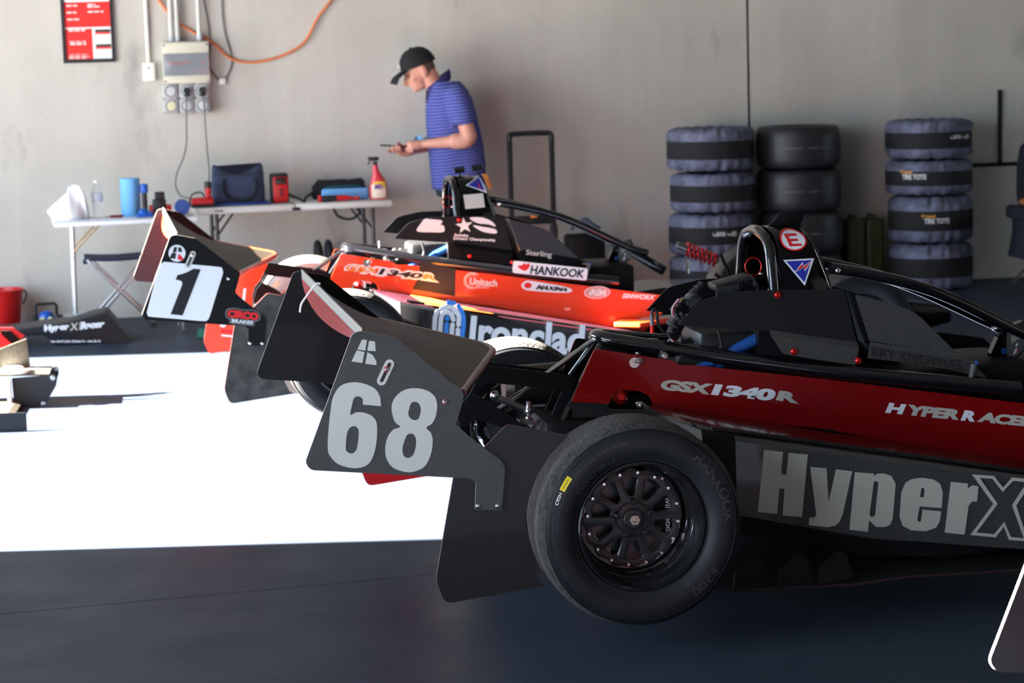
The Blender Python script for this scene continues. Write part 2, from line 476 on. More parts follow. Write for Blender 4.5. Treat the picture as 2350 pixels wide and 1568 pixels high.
for lab, pts in (('grey power lead hanging from the middle socket down to the left table', [(-2.108, -.115, 1.452), (-2.115, -.12, 1.38)] + [(x, -.12, z) for x, z in [(-2.1199,1.2458),(-2.1252,1.1329),(-2.1524,1.0348),(-2.1929,.9512),(-2.2082,.8667),(-2.1832,.8004)]] + [(-2.15, -.35, .80), (-2.12, -.5, .795)]),
                 ('grey power lead hanging from the right socket behind the navy bag', [(-2.0085, -.115, 1.452), (-2.000, -.12, 1.38)] + [(x, -.12, z) for x, z in [(-1.9977,1.2133),(-1.993,1.0716),(-1.987,.9578),(-1.9979,.8445),(-2.0124,.7738)]] + [(-2.0, -.35, .79)])):
    tag(MB().tube(smooth_loop(pts, 5, False), .0045, 8).obj('power_lead', M_greycable), lab, 'cable')
tag(MB().tube(smooth_loop([(x, -.020, z) for x, z in [(-2.285, 2.10)] + [(-2.1654,1.9362),(-2.0567,1.8573),(-1.9305,1.7833),(-1.8332,1.6873),(-1.7273,1.6473),(-1.5849,1.6544),(-1.4407,1.6984),(-1.3235,1.7716),(-1.2316,1.9249),(-1.1414,2.0357)] + [(-1.05, 2.16)]], 6, False), .008, 8)
    .obj('extension_cord', M_orange_cord), 'orange cord looping across the concrete wall', 'cord')
t = thing('junction_box', 'tiny white junction box on the wall right of the distribution board', 'box', (-1.874, 0, 1.510))
MB().box((0, -.014, .018), (.042, .028, .042), bev=.003).obj('housing', M_white_pvc, t)
for lab, pts in (('thin grey cable dropping along the board to the left of the junction box', [(-2.0011,2.1424),(-1.9713,2.0575),(-1.9469,1.9163),(-1.9421,1.7752),(-1.9542,1.6343),(-1.9232,1.5711),(-1.8964,1.5391)]),
                 ('thin grey cable dropping to the right side of the tiny junction box', [(-1.8549,2.1387),(-1.8531,2.0544),(-1.8526,1.9419),(-1.8407,1.8288),(-1.8141,1.7292),(-1.8066,1.644),(-1.8294,1.5796),(-1.8566,1.5407)])):
    tag(MB().tube(smooth_loop([(x, -.010, z) for x, z in pts], 5, False), .0045, 8).obj('wall_cable', M_greycable), lab, 'cable')

# ================================================================== TABLES AND WHAT IS ON THEM
M_steel = mat('bare_steel', (0.32, 0.32, 0.33), 0.35, 1.0)
M_chrome = mat('chrome', (0.75, 0.75, 0.76), 0.12, 1.0)
M_table = mat('table_white', (0.72, 0.73, 0.76), 0.4)
M_table2 = mat('table_cream', (0.66, 0.63, 0.58), 0.45, noise=.04, nscale=90)
M_darksteel = mat('dark_steel', (0.05, 0.05, 0.055), 0.4, 0.6)
M_navy = mat('navy_fabric', (0.030, 0.042, 0.085), 0.85, noise=.25, nscale=300, bump=.25, bscale=500)
M_blk_fabric = mat('black_fabric', (0.012, 0.014, 0.018), 0.85, bump=.2, bscale=400)
M_redplastic = mat('red_plastic', (0.55, 0.012, 0.015), 0.35)
M_blueplastic = mat('blue_plastic', (0.01, 0.09, 0.45), 0.3)
M_towel = mat('blue_towel', (0.16, 0.42, 0.78), 0.9, noise=.12, nscale=220, bump=.4, bscale=300)
M_tan = mat('tan_steel', (0.48, 0.34, 0.19), 0.5)
M_paper = mat('white_paper', (0.80, 0.80, 0.82), 0.8)
M_water = mat('clear_plastic', (0.93, 0.95, 0.97), 0.05, trans=0.95, ior=1.15)

TL = .72
t = thing('folding_table', 'white-topped folding table with pale legs at the left of the wall', 'table', (-2.53, -.86, 0), radians(5))
MB().box((0, 0, TL - .015), (.87, .46, .03), bev=.012).obj('tabletop', M_table, t)
for sx in (-.32, .33):
    MB().tube([(sx, .10, TL - .03), (sx - .012, .12, .012)], .011, 10).obj('leg', M_steel, t)
    MB().tube([(sx, -.12, TL - .03), (sx - .012, -.13, .012)], .011, 10).obj('leg', M_steel, t)
    s = 1 if sx < 0 else -1
    for dy in (-.13, .10):
        MB().tube([(sx + s * .16, dy, TL - .03), (sx - .004, dy, TL - .19)], .007, 8).obj('brace', M_tan, t)
TR = .745
t = thing('folding_table', 'cream folding table with black legs and a carry strap beneath', 'table', (-1.475, -.355, 0), radians(4))
b = MB()
for s in (-1, 1): b.box((s * .3125, 0, TR - .022), (.622, .54, .044), bev=.014)
b.obj('tabletop', M_table2, t)
MB().box((0, -.272, TR - .030), (.05, .012, .02), bev=.004).obj('latch', M_black, t)
MB().box((-.49, -.271, TR - .022), (.055, .006, .008)).obj('grip_slot', mat('grip_brown', (.10, .05, .04), .6), t)
for sx in (-.50, .50):
    for dy in (-.20, .20):
        MB().tube([(sx, dy, TR - .04), (sx, dy, .01)], .013, 10).obj('leg', M_darksteel, t)
    s = 1 if sx < 0 else -1
    MB().tube([(sx, -.2, .12), (sx, .2, .12)], .010, 8).obj('stretcher', M_darksteel, t)
    for dy in (-.20, .20):
        MB().tube([(sx, dy, .56), (sx + s * .11, dy, TR - .04)], .007, 8).obj('brace', M_darksteel, t)
MB().tube(smooth_loop([(.24, -.25, TR - .04), (.245, -.272, .69), (.27, -.275, .655), (.34, -.275, .635), (.40, -.275, .665), (.405, -.252, TR - .04)], 5, False), .009, 8).obj('carry_strap', M_blk_fabric, t)

# left table ------------------------------------------------------------
def crumple(b, fn, nu, nv):
    g = [[b.b.verts.new(fn(i / nu, j / nv)) for j in range(nv + 1)] for i in range(nu + 1)]
    for i in range(nu):
        for j in range(nv): b._face((g[i][j], g[i + 1][j], g[i + 1][j + 1], g[i][j + 1]))
prof = [(-.135, .052), (-.10, .085), (-.04, .135), (-.005, .165), (.005, .215), (.035, .212), (.072, .205), (.10, .14), (.118, .06), (.125, .0)]
def paper_fn(u, v):
    x = u * (len(prof) - 1); i = min(int(x), len(prof) - 2); f = x - i
    px = prof[i][0] * (1 - f) + prof[i + 1][0] * f; pz = prof[i][1] * (1 - f) + prof[i + 1][1] * f
    h = pz * v
    wd = .09 * (1 - .8 * v) * (.6 + .8 * sin(u * pi))
    return (px * (.75 + .25 * v), -wd + .03 * sin(9 * u + 4 * v) * v + .02, max(h, .001))
b = MB(); crumple(b, paper_fn, 27, 8)
crumple(b, lambda u, v: (paper_fn(u, v)[0], .05 * (1 - v) + .02 + .02 * sin(7 * u + 3 * v) * v, paper_fn(u, v)[2]), 27, 8)
o = b.obj('paper_bag', M_paper, smooth=60, loc=(-2.865, -.82, TL)); sm = o.modifiers.new('thick', 'SOLIDIFY'); sm.thickness = .003; sm.offset = 0
tag(o, 'crumpled white paper bag on the left end of the white-topped table', 'bag')
t = thing('water_bottle', 'clear plastic water bottle beside the crumpled white bag', 'bottle', (-2.693, -.75, TL))
MB().lathe([(0, .002), (.030, .002), (.034, .01), (.034, .045), (.031, .05), (.034, .056), (.034, .10), (.031, .11), (.034, .12), (.034, .155), (.030, .18), (.016, .202), (.013, .205), (.013, .216)], seg=24).obj('body', M_water, t)
MB().lathe([(.0345, .095), (.0348, .096), (.0348, .148), (.0345, .149)], seg=24).obj('label_band', mat('bottle_label', (.62, .66, .74), .5), t)
MB().lathe([(.015, .214), (.015, .229), (0, .230)], seg=16).obj('cap', M_white, t)
t = thing('pocket_knife', 'small dark red pocket tool lying on the white-topped table', 'knife', (-2.575, -.86, TL))
MB().box((0, 0, .009), (.085, .022, .016), bev=.006).obj('handle', mat('dark_red', (.18, .01, .012), .4), t)
MB().box((-.058, 0, .007), (.035, .014, .006), bev=.002).obj('blade', M_steel, t)
b = MB(); n = 34
b.loft([[((.060 - .004 * (k > 28)) * cos(2 * pi * k / n) * (1 + .03 * sin(5 * k)), .060 * sin(2 * pi * k / n), z) for k in range(n)] for z in (0, .004, .05, .10, .15, .20, .228, .234)])
tag(b.obj('towel_roll', M_towel, loc=(-2.488, -.74, TL), smooth=50), 'upright roll of light blue paper towel on the white-topped table', 'towel roll')
t = thing('work_torch', 'blue-headed work torch standing against the upright blue towel roll', 'torch', (-2.402, -.76, TL))
MB().lathe([(0, 0), (.017, 0), (.017, .12), (.015, .14), (0, .14)], seg=16).obj('handle', M_black, t)
MB().lathe([(0, .14), (.022, .141), (.025, .15), (.025, .185), (.020, .197), (0, .199)], seg=18).obj('head', M_blueplastic, t)
t = thing('hand_tool', 'squat blue hand tool at the foot of the torch', 'tool', (-2.405, -.88, TL))
b = MB(); b.box((0, 0, .012), (.10, .06, .024), bev=.008); b.ball((-.005, 0, .028), (.034, .026, .024)); b.tube([(.02, 0, .03), (.05, -.01, .018)], .010); b.obj('body', M_blueplastic, t)
t = thing('battery_charger', 'red and black drill charger standing right of the torch', 'charger', (-2.308, -.70, TL))
MB().box((0, 0, .030), (.14, .10, .060), bev=.01).obj('base', M_redplastic, t)
b = MB(); b.box((-.005, -.012, .05), (.085, .09, .09), bev=.01); b.obj('battery', M_black, t)
MB().box((0, 0, .115), (.062, .06, .05), bev=.006).obj('head', M_black, t)
tag(MB().lathe([(0, -.03), (.045, -.03), (.048, -.02), (.048, .02), (.045, .03), (0, .03)], Matrix.Translation((-2.172, -.83, TL + .049)) @ Matrix.Rotation(pi / 2, 4, 'X'), 26).obj('cable_reel', mat('blue_reel', (.015, .06, .25), .35)),
    'round dark blue reel standing on the right end of the white-topped table', 'reel')

# right table -----------------------------------------------------------
t = thing('battery_charger', 'red charger with an upright battery stem on the cream table', 'charger', (-2.04, -.58, TR), radians(4))
b = MB(); b.box((0, 0, .010), (.155, .10, .02), bev=.006); b.obj('base', M_black, t)
b = MB(); b.box((-.005, 0, .040), (.14, .085, .045), bev=.014); b.obj('body', M_redplastic, t)
MB().tube([(.035, 0, .05), (.035, 0, .125)], [.018, .021], 14).obj('battery', M_redplastic, t)
MB().tube([(.035, 0, .122), (.035, 0, .162)], [.023, .022], 14).obj('battery_cap', M_black, t)
tag(MB().tube(smooth_loop([(-2.125, -.50, TR + .006), (-2.12, -.50, TR + .05), (-2.10, -.50, TR + .082), (-2.05, -.50, TR + .090), (-2.03, -.50, TR + .06), (-2.03, -.505, TR + .006)], 5, False), .005, 8).obj('charger_lead', M_black), 'short black lead curling over the red charger on the cream table', 'cable')
tag(MB().box((0, 0, .009), (.36, .26, .018), bev=.006).obj('folder', mat('blue_folder', (.012, .045, .22), .5), loc=(-1.80, -.42, TR), rot=(0, 0, radians(4))), 'flat blue folder under the navy bag', 'folder')
t = thing('cooler_bag', 'navy fabric bag with a black handle loop on the cream table', 'bag', (-1.812, -.40, TR + .018), radians(4))
b = MB(); secs = []
for z, wx, wy, dip in ((0, .158, .10, 0), (.01, .165, .105, 0), (.08, .166, .105, 0), (.16, .163, .10, 0), (.185, .162, .092, .006), (.212, .162, .062, .024), (.234, .158, .036, .042), (.243, .148, .015, .050)):
    ring = []
    for k in range(40):
        a = 2 * pi * k / 40; cx, sy = cos(a), sin(a)
        q = (abs(cx) ** 6 + abs(sy) ** 6) ** (-1 / 6)
        x = wx * cx * q; zz = z - dip * max(0, 1 - abs(x) / .15) * 1.7
        ring.append((x, wy * sy * q, zz))
    secs.append(ring)
b.loft(secs); b.obj('body', M_navy, t, smooth=50)
MB().tube(smooth_loop([(-.10, -.108, .15), (-.105, -.115, .10), (-.09, -.118, .05), (-.05, -.12, .022), (0, -.12, .015), (.05, -.12, .022), (.09, -.118, .05), (.105, -.115, .10), (.10, -.108, .15)], 4, False), .010, 8).obj('handle', M_blk_fabric, t)
MB().tube([(-.165, -.104, .178), (0, -.107, .176), (.165, -.104, .178)], .003, 6).obj('zip', M_black, t)
t = thing('power_pack', 'boxy red jump starter with a black frame beside the navy bag', 'battery pack', (-1.548, -.40, TR), radians(4))
b = MB(); b.box((0, .01, .095), (.115, .10, .19), bev=.014); b.obj('case', M_black, t)
MB().box((.004, -.035, .085), (.098, .03, .165), bev=.010).obj('front', M_redplastic, t)
MB().box((.004, -.051, .140), (.070, .006, .042), bev=.008).obj('screen', mat('screen_dark', (.02, .025, .02), .15), t)
MB().box((.006, -.052, .070), (.022, .008, .05), bev=.003).obj('handle', mat('dark_red', (.18, .01, .012), .4), t)
tag(MB().tube(smooth_loop([(-1.49, -.36, TR + .05), (-1.46, -.40, TR + .035), (-1.42, -.45, TR + .02), (-1.395, -.47, TR + .006), (-1.38, -.43, TR + .03), (-1.33, -.36, TR + .055)], 5, False), .009, 6).obj('strap', M_blk_fabric),
    'thin black strap lying between the jump starter and the black tool bag', 'strap')
t = thing('tool_bag', 'low black fabric bag with teal piping at the right of the cream table', 'bag', (-1.15, -.22, TR + .001), radians(3))
b = MB(); secs = []
for z, wx, wy in ((.009, .165, .065), (.02, .178, .075), (.07, .178, .075), (.10, .165, .06), (.12, .14, .03)):
    secs.append([(wx * cos(a) * (abs(cos(a)) ** 4 + abs(sin(a)) ** 4) ** -.25 + .01 * sin(z * 60 + 3 * a), wy * sin(a) * (abs(cos(a)) ** 4 + abs(sin(a)) ** 4) ** -.25, z + .008 * sin(3 * a)) for a in [2 * pi * k / 32 for k in range(32)]])
b.loft(secs); b.obj('body', M_blk_fabric, t, smooth=60)
MB().tube([(-.10, -.077, .078), (.0, -.079, .084), (.13, -.077, .082)], .004, 6).obj('piping', mat('teal', (.01, .16, .20), .6), t)
b = MB(); b.box((0, 0, .040), (.300, .05, .075), bev=.012)
tag(b.obj('folded_towel', M_towel, loc=(-1.128, -.42, TR), rot=(0, 0, radians(3))), 'light blue towel folded flat in front of the black tool bag', 'towel')
t = thing('ratchet_wrench', 'red and black cordless ratchet lying in front of the folded blue towel', 'tool', (-1.17, -.525, TR), radians(2))
MB().tube([(-.125, 0, .02), (-.11, 0, .02), (-.02, 0, .022)], [.018, .022, .019], 14).obj('grip', M_black, t)
MB().tube([(-.02, 0, .022), (.04, 0, .022), (.07, 0, .02)], [.020, .018, .012], 14).obj('motor', M_redplastic, t)
b = MB(); b.tube([(.07, 0, .02), (.10, 0, .018)], .009, 12); b.ball((.112, 0, .018), (.017, .017, .014)); b.obj('head', M_redplastic, t)
MB().box((-.128, 0, .022), (.022, .042, .042), bev=.005).obj('battery', M_redplastic, t)
t = thing('spray_bottle', 'pink-red spray bottle with black trigger on the right end of the cream table', 'bottle', (-.915, -.46, TR))
b = MB(); secs = []
for z, wx, wy, dx in ((0, .054, .03, 0), (.01, .057, .032, 0), (.08, .057, .032, 0), (.105, .052, .030, .002), (.135, .040, .027, -.002), (.165, .026, .022, -.008), (.20, .018, .018, -.014), (.222, .016, .016, -.016)):
    secs.append([(dx + wx * cos(2 * pi * k / 28), wy * sin(2 * pi * k / 28), z) for k in range(28)])
b.loft(secs); b.obj('body', mat('pink_bottle', (.72, .05, .07), .3), t, smooth=60)
b = MB(); b.loft([[(.046 * x, -.0325 + .010 * x * x, z) for x in (-1, -.7, -.35, 0, .35, .7, 1)] for z in (.010, .05, .098)], closed=False)
b.obj('label_panel', mat('spray_label', (.80, .66, .52), .4), t)
b = MB(); b.loft([[(.040 * x + .004, -.0335 + .010 * x * x, z + .006 * (1 - x * x)) for x in (-1, -.5, 0, .5, 1)] for z in (.078, .112)], closed=False)
b.obj('label_top', mat('label_yellow', (.85, .50, .04), .4), t)
lettering('lettering', 'M5', [(-.028, -.0335, .066), (.020, -.0335, .066), (.024, -.0335, .100), (-.022, -.0335, .100)], mat('label_purple', (.12, .05, .38), .4), t, bold=.03, off=(0, -.002, 0))
b = MB(); b.tube([(-.016, 0, .220), (-.016, 0, .245)], .015, 14); b.box((-.020, 0, .262), (.058, .022, .026), bev=.006); b.bar((-.046, 0, .262), (-.060, 0, .226), .012, .008); b.tube([(-.045, 0, .268), (-.06, 0, .266)], .008, 10)
b.obj('trigger', M_black, t)

# stool, bucket, floor things along the wall ------------------------------
t = thing('camp_stool', 'folding stool with navy seat and crossed aluminium legs under the left table', 'stool', (-2.59, -.42, 0), radians(3))
M_alu = mat('brushed_aluminium', (.50, .50, .52), .30, .9)
b = MB()
b.loft([[(-.215, y, .455), (-.10, y, .447), (.0, y, .444), (.10, y, .448), (.215, y, .456), (.215, y, .438), (.10, y, .430), (0, y, .426), (-.10, y, .429), (-.215, y, .437)] for y in (-.17, .17)])
b.box((-.21, -.168, .432), (.03, .012, .03)); b.obj('seat', mat('navy_canvas', (.012, .018, .05), .8), t)
for dy in (-.165, .165):
    MB().bar((-.20, dy, .445), (.20, dy + .02 * (dy < 0), .02), .020, .028, (0, 1, 0), .004).obj('leg', M_alu, t)
    MB().bar((.20, dy * .86, .445), (-.20, dy * .86, .02), .020, .028, (0, 1, 0), .004).obj('leg', M_alu, t)
for s in (-1, 1): MB().tube([(s * .20, -.17, .016), (s * .20, .17, .016)], .014, 10).obj('foot_rail', M_darksteel, t)
t = thing('bucket', 'red plastic bucket on the floor at the left edge', 'bucket', (-3.36, -.25, 0))
MB().lathe([(0, .004), (.115, .004), (.118, 0), (.145, .215), (.148, .235), (.155, .236), (.155, .248), (.143, .248), (.140, .235), (.113, .015), (0, .015)], seg=40).obj('body', mat('red_bucket', (.62, .012, .012), .4), t)
MB().tube(smooth_loop([(.152, 0, .235), (.170, -.03, .22), (.168, -.06, .19), (.150, -.09, .16)], 5, False), .007, 8).obj('handle', M_black, t)
MB().box((-.09, -.125, .18), (.012, .014, .06), bev=.004).obj('rib', mat('red_bucket'  , (.62, .012, .012), .4), t)
t = thing('work_lamp', 'small blue lamp with black carry handle on the floor under the left table', 'lamp', (-3.06, -.45, 0))
MB().ball((0, 0, .075), (.050, .045, .045)).obj('body', M_blueplastic, t)
MB().tube([(-.065, 0, .06), (-.065, 0, .15), (-.055, 0, .162), (.055, 0, .162), (.065, 0, .15), (.065, 0, .06)], .010, 10).obj('handle', M_black, t)
for s in (-1, 1):
    MB().box((s * .078, 0, .065), (.045, .06, .05), bev=.008).obj('foot', M_black, t)
    MB().lathe([(0, .002), (.014, .002), (.016, 0)], Matrix.Translation((s * .026, -.043, .068)) @ Matrix.Rotation(pi / 2, 4, 'X'), 14).obj('lens', mat('lamp_lens', (.62, .62, .38), .2), t)
MB().box((0, 0, .02), (.10, .08, .04), bev=.01).obj('base', M_black, t)
for k, x in enumerate((-1.305, -1.235)):
    b = MB(); secs = []
    for z, w, d, dy in ((0, .030, .05, 0), (.10, .030, .05, 0), (.30, .032, .05, .0), (.40, .032, .05, .01), (.45, .026, .035, .02), (.475, .012, .015, .02)):
        secs.append([(w * cos(a) + .05 * (.47 - z), d * sin(a) + dy, z) for a in [2 * pi * i / 18 for i in range(18)]])
    b.loft(secs)
    tag(b.obj('umbrella_bag', mat('dark_nylon', (.014, .015, .02), .6), loc=(x, -.20, 0), smooth=50), ['dark narrow upright bag under the cream table, on the left of the two', 'dark narrow upright bag under the cream table, nearer the orange car'][k], 'bag', 'upright dark bags under the cream table')
for k, (x, c, lab) in enumerate(((-2.07, (.01, .10, .07), 'dark green cable coil on the floor behind the white number plate'), (-1.94, (.015, .015, .02), 'black cable coil on the floor between the green and teal ones'), (-1.85, (.01, .13, .15), 'teal cable coil on the floor behind the white number plate'))):
    b = MB()
    for j in range(4):
        b.tube([(.045 * cos(a) + .004 * j, .045 * sin(a), .010 + .013 * j) for a in [2 * pi * i / 20 for i in range(20)]], .009, 6, closed=True)
    tag(b.obj('cable_coil', mat('coil%d' % k, c, .5), loc=(x, -1.25 + .1 * (k % 2), 0)), lab, 'cable', 'cable coils on the floor')

# ================================================================== RACE CARS
# car space: x forward, y left, z up, origin on the ground under the rear axle
M_carbon = carbon('carbon_twill', (0.003, 0.003, 0.004), (0.095, 0.097, 0.096), .0017, rough=.45, coat=.15, spec=.3)
M_carbon_f = carbon('carbon_fine', (0.003, 0.003, 0.004), (0.024, 0.024, 0.026), .0015, rough=.45, coat=.1, spec=.25)
M_carbon_b = carbon('carbon_side', (0.005, 0.005, 0.006), (0.12, 0.118, 0.118), .0020, rough=.4, coat=.3, spec=.3)
M_gloss = mat('black_gloss', (0.003, 0.003, 0.004), 0.14, spec=.4)
M_satin = mat('black_satin', (0.005, 0.005, 0.006), 0.5, spec=.2)
M_tube = mat('black_tube', (0.006, 0.006, 0.008), 0.10, coat=.8)
M_rubber = mat('tyre_rubber', (0.011, 0.012, 0.015), 0.48, spec=.35, noise=.35, nscale=9, bump=.05, bscale=30)
M_tread = mat('worn_tread', (0.045, 0.042, 0.040), 0.92, noise=.55, nscale=70, bump=1.0, bscale=110)
M_tread2 = mat('dusty_tread', (0.055, 0.050, 0.042), 0.95, noise=.7, nscale=60, bump=1.0, bscale=90)
M_emboss = mat('tyre_lettering', (0.040, 0.042, 0.050), 0.35)
M_rim = mat('rim_black', (0.010, 0.010, 0.012), 0.13, spec=.8, coat=.8)
M_spoke = mat('rim_satin', (0.022, 0.022, 0.024), 0.36, spec=.6)
M_bolt = mat('zinc_bolt', (0.72, 0.73, 0.74), 0.22, 1.0)
M_disc = mat('brake_disc', (0.10, 0.10, 0.105), 0.45, .9)
M_redpaint = mat('deep_red_paint', (0.20, 0.003, 0.004), 0.30, spec=.15, coat=.08, noise=.08, nscale=700)
M_orangered = mat('orange_red_paint', (0.80, 0.055, 0.012), 0.28, coat=.5)
M_orange = mat('orange_wrap', (0.88, 0.26, 0.045), 0.35)
M_redanod = mat('red_anodised', (0.60, 0.015, 0.015), 0.25, .6)
M_vinyl = mat('grey_vinyl', (0.50, 0.51, 0.49), 0.5)
M_vinyl_d = mat('dark_grey_vinyl', (0.50, 0.48, 0.43), 0.45)
M_vinyl_w = mat('white_vinyl', (0.78, 0.80, 0.86), 0.45)
M_blk_vinyl = mat('black_vinyl', (0.010, 0.010, 0.012), 0.4)
M_yellow = mat('yellow_sticker', (0.82, 0.60, 0.02), 0.5)
M_blue_logo = mat('blue_vinyl', (0.02, 0.03, 0.35), 0.45)
M_red_logo = mat('red_vinyl', (0.70, 0.015, 0.02), 0.45)
M_sky_blue = mat('sky_blue_vinyl', (0.03, 0.25, 0.80), 0.45)
M_hose = mat('blue_hose', (0.012, 0.08, 0.34), 0.4)
M_alloy = mat('alloy_casting', (0.22, 0.22, 0.23), 0.38, .9, noise=.2, nscale=40)
M_wing_edge = mat('wing_trailing_edge', (0.13, 0.128, 0.12), 0.5)
M_lcd = mat('lcd_grey', (0.30, 0.33, 0.24), 0.25)
M_dashgrey = mat('dash_grey', (0.13, 0.13, 0.13), 0.4, .3)

RT = .285
OUT = Matrix.Rotation(pi / 2, 4, 'X')           # lathe axis -> outboard (-y)
TYRE = [(.172, .103), (.182, .110), (.1835, .1135), (.186, .1138), (.188, .1145), (.200, .125), (.222, .131), (.246, .130), (.2575, .1252), (.2585, .1270), (.2605, .1262), (.2615, .1222), (.2675, .1165), (.2685, .1180), (.2700, .1165), (.2712, .111), (.279, .096), (.2835, .07), (.285, .03)]
def side_h(r):
    P = TYRE
    for i in range(len(P) - 1):
        if P[i][0] <= r <= P[i + 1][0]:
            f = (r - P[i][0]) / (P[i + 1][0] - P[i][0]); return P[i][1] * (1 - f) + P[i + 1][1] * f
    return .13
def arc_text(name, body, r, ang, length, height, material, parent, bold=.01, lift=.0008, space=1.0, flip=False):
    me = text_mesh(body, bold, 0, space)
    xs = [v.co.x for v in me.vertices]; ys = [v.co.y for v in me.vertices]
    x0, x1, y0, y1 = min(xs), max(xs), min(ys), max(ys)
    for v in me.vertices:
        s = (v.co.x - x0) / (x1 - x0) - .5; q = (v.co.y - y0) / (y1 - y0)
        if flip: s = -s; q = 1 - q
        rr = r + q * height; a = radians(ang) - s * length / r
        v.co = (rr * cos(a), -(side_h(rr) + lift), rr * sin(a))
    me.materials.append(material); me.name = name
    o = bpy.data.objects.new(name, me); COL.objects.link(o); o.parent = parent
    return o

def make_wheel(parent, tread, detail=True, gold=False, tape=True, rubber=None):
    b = MB()
    prof = TYRE + [(r, -h) for r, h in TYRE[::-1]]
    b.lathe(prof, OUT, 96, close=True)
    for f in b.b.faces:
        c = f.calc_center_median(); f.material_index = 1 if hypot(c.x, c.z) > .270 else 0
    w = b.obj('wheel', [rubber or M_rubber, tread], parent, smooth=40)
    b = MB()
    b.lathe([(.1745, .098), (.1795, .106), (.1785, .113), (.1735, .114), (.170, .107), (.1665, .098), (.1655, .072), (.158, .062), (.1545, .045), (.1535, .0), (.1525, -.022), (.146, -.03),
             (.150, -.045), (.156, -.09), (.166, -.105), (.1785, -.112), (.1745, -.10)], OUT, 72)
    b.obj('rim', M_rim, w, smooth=50)
    # ten-window centre
    holes = []
    for k in range(10):
        a = radians(92 - 36 * k); ri, ro, hi, ho = (.064, .114, 6.5, 11.5) if k % 2 == 0 else (.062, .116, 8, 12.5)
        quad = [(ri * cos(a - radians(hi)), ri * sin(a - radians(hi))), (ro * cos(a - radians(ho)), ro * sin(a - radians(ho))), (ro * 1.03 * cos(a), ro * 1.03 * sin(a)),
                (ro * cos(a + radians(ho)), ro * sin(a + radians(ho))), (ri * cos(a + radians(hi)), ri * sin(a + radians(hi)))]
        holes.append(round_poly(quad, [.012, .007, 0, .007, .012], 4))
    rim_edge = [((.1375 + .004 * cos(16 * 2 * pi * i / 128)) * cos(2 * pi * i / 128), (.1375 + .004 * cos(16 * 2 * pi * i / 128)) * sin(2 * pi * i / 128)) for i in range(128)]
    plate('spoke_disc', [rim_edge] + holes, lambda u, v, q: (u, .012 - q + .010 * (hypot(u, v) / .137 - 1), v), M_spoke, w, .016, .0025)
    b = MB(); b.lathe([(.050, .0), (.046, .006), (.032, .008), (.030, .014), (.026, .016), (.024, .010), (0, .010)], OUT, 36); b.obj('hub_centre', M_spoke, w)
    b = MB(); b.lathe([(.0165, .010), (.0165, .024), (.0145, .026), (.008, .026), (.006, .018), (0, .018)], OUT, 6); b.obj('hub_nut', mat('hub_nut_metal', (.40, .38, .30), .3, 1.0), w, smooth=20)
    # brake behind the spokes
    b = MB(); b.lathe([(.045, -.052), (.108, -.052), (.108, -.062), (.045, -.062)], OUT, 48, close=True); b.obj('brake_disc', M_disc, w)
    b = MB(); b.lathe([(.070, -.030), (.118, -.030), (.122, -.040), (.122, -.080), (.070, -.080)], OUT, 14, radians(-24), radians(30), close=False); b.obj('brake_caliper', M_satin, w)
    for k in range(16):
        a = radians(83 - 22.5 * k); c, s = .1290 * cos(a), .1290 * sin(a)
        b = MB(); b.lathe([(.0052, -.006), (.0052, .003), (.0040, .005), (.0022, .005), (.0020, .002), (0, .002)], Matrix.Translation((c, 0, s)) @ OUT, 10); b.obj('bolt', M_bolt, w, smooth=30)
    for k in range(5):
        a = radians(92 - 72 * k); c, s = .0485 * cos(a), .0485 * sin(a)
        b = MB(); b.lathe([(.012, -.01), (.0115, .004), (.009, .006), (.0085, .026), (.0070, .028), (.0055, .028), (.0050, .018), (0, .018)], Matrix.Translation((c, 0, s)) @ OUT, 12); b.obj('lug_nut', M_spoke, w, smooth=30)
    if detail:
        lettering('lettering', 'wilwood', [(.100, .0, .050), (.100, .0, -.050), (.118, .0, -.046), (.118, .0, .046)], M_vinyl, w, bold=.02, off=(0, .0285, 0))
        MB().tube([(.0805, .01, .105), (.0835, -.012, .109)], .004, 8).obj('valve', M_bolt, w)
    if detail or gold:
        arc_text('lettering', 'HANKOOK', .224, 26, .205, .030, mat('gold_lettering', (.80, .48, .22), .5) if gold else M_emboss, w, bold=.012 if not gold else .04, space=1.05)
    if detail:
        arc_text('lettering', 'NOT FOR HIGHWAY USE / FOR RACING PURPOSES ONLY', .236, 138, .33, .0085, M_emboss, w)
        arc_text('lettering', '250/570R13', .199, 131, .135, .015, M_emboss, w, bold=.005)
        arc_text('lettering', 'F200', .222, -44, .085, .026, M_emboss, w, bold=-.005)
        arc_text('lettering', 'TUBELESS', .202, -30, .05, .007, M_emboss, w)
        arc_text('lettering', 'RADIAL', .202, -52, .036, .007, M_emboss, w)
        arc_text('code_mark', 'C92H', .2475, 158, .034, .0085, M_white, w, bold=.01)
    # yellow bar-code sticker
    def st(name, r0, r1, a0, a1, m, lift):
        b = MB(); n = 8
        b.loft([[(r * cos(radians(a0 + (a1 - a0) * k / n)), -(side_h(r) + lift), r * sin(radians(a0 + (a1 - a0) * k / n))) for k in range(n + 1)] for r in (r0, (r0 + r1) / 2, r1)], closed=False)
        return b.obj(name, m, w)
    if tape: st('sticker', .244, .259, 143, 152.5, M_yellow, .0006)
    if detail:
        for k in range(11): st('sticker_bar', .249, .257, 144 + .72 * k, 144.2 + .72 * k + .12 * (k % 3), M_blk_vinyl, .0012)
    return w

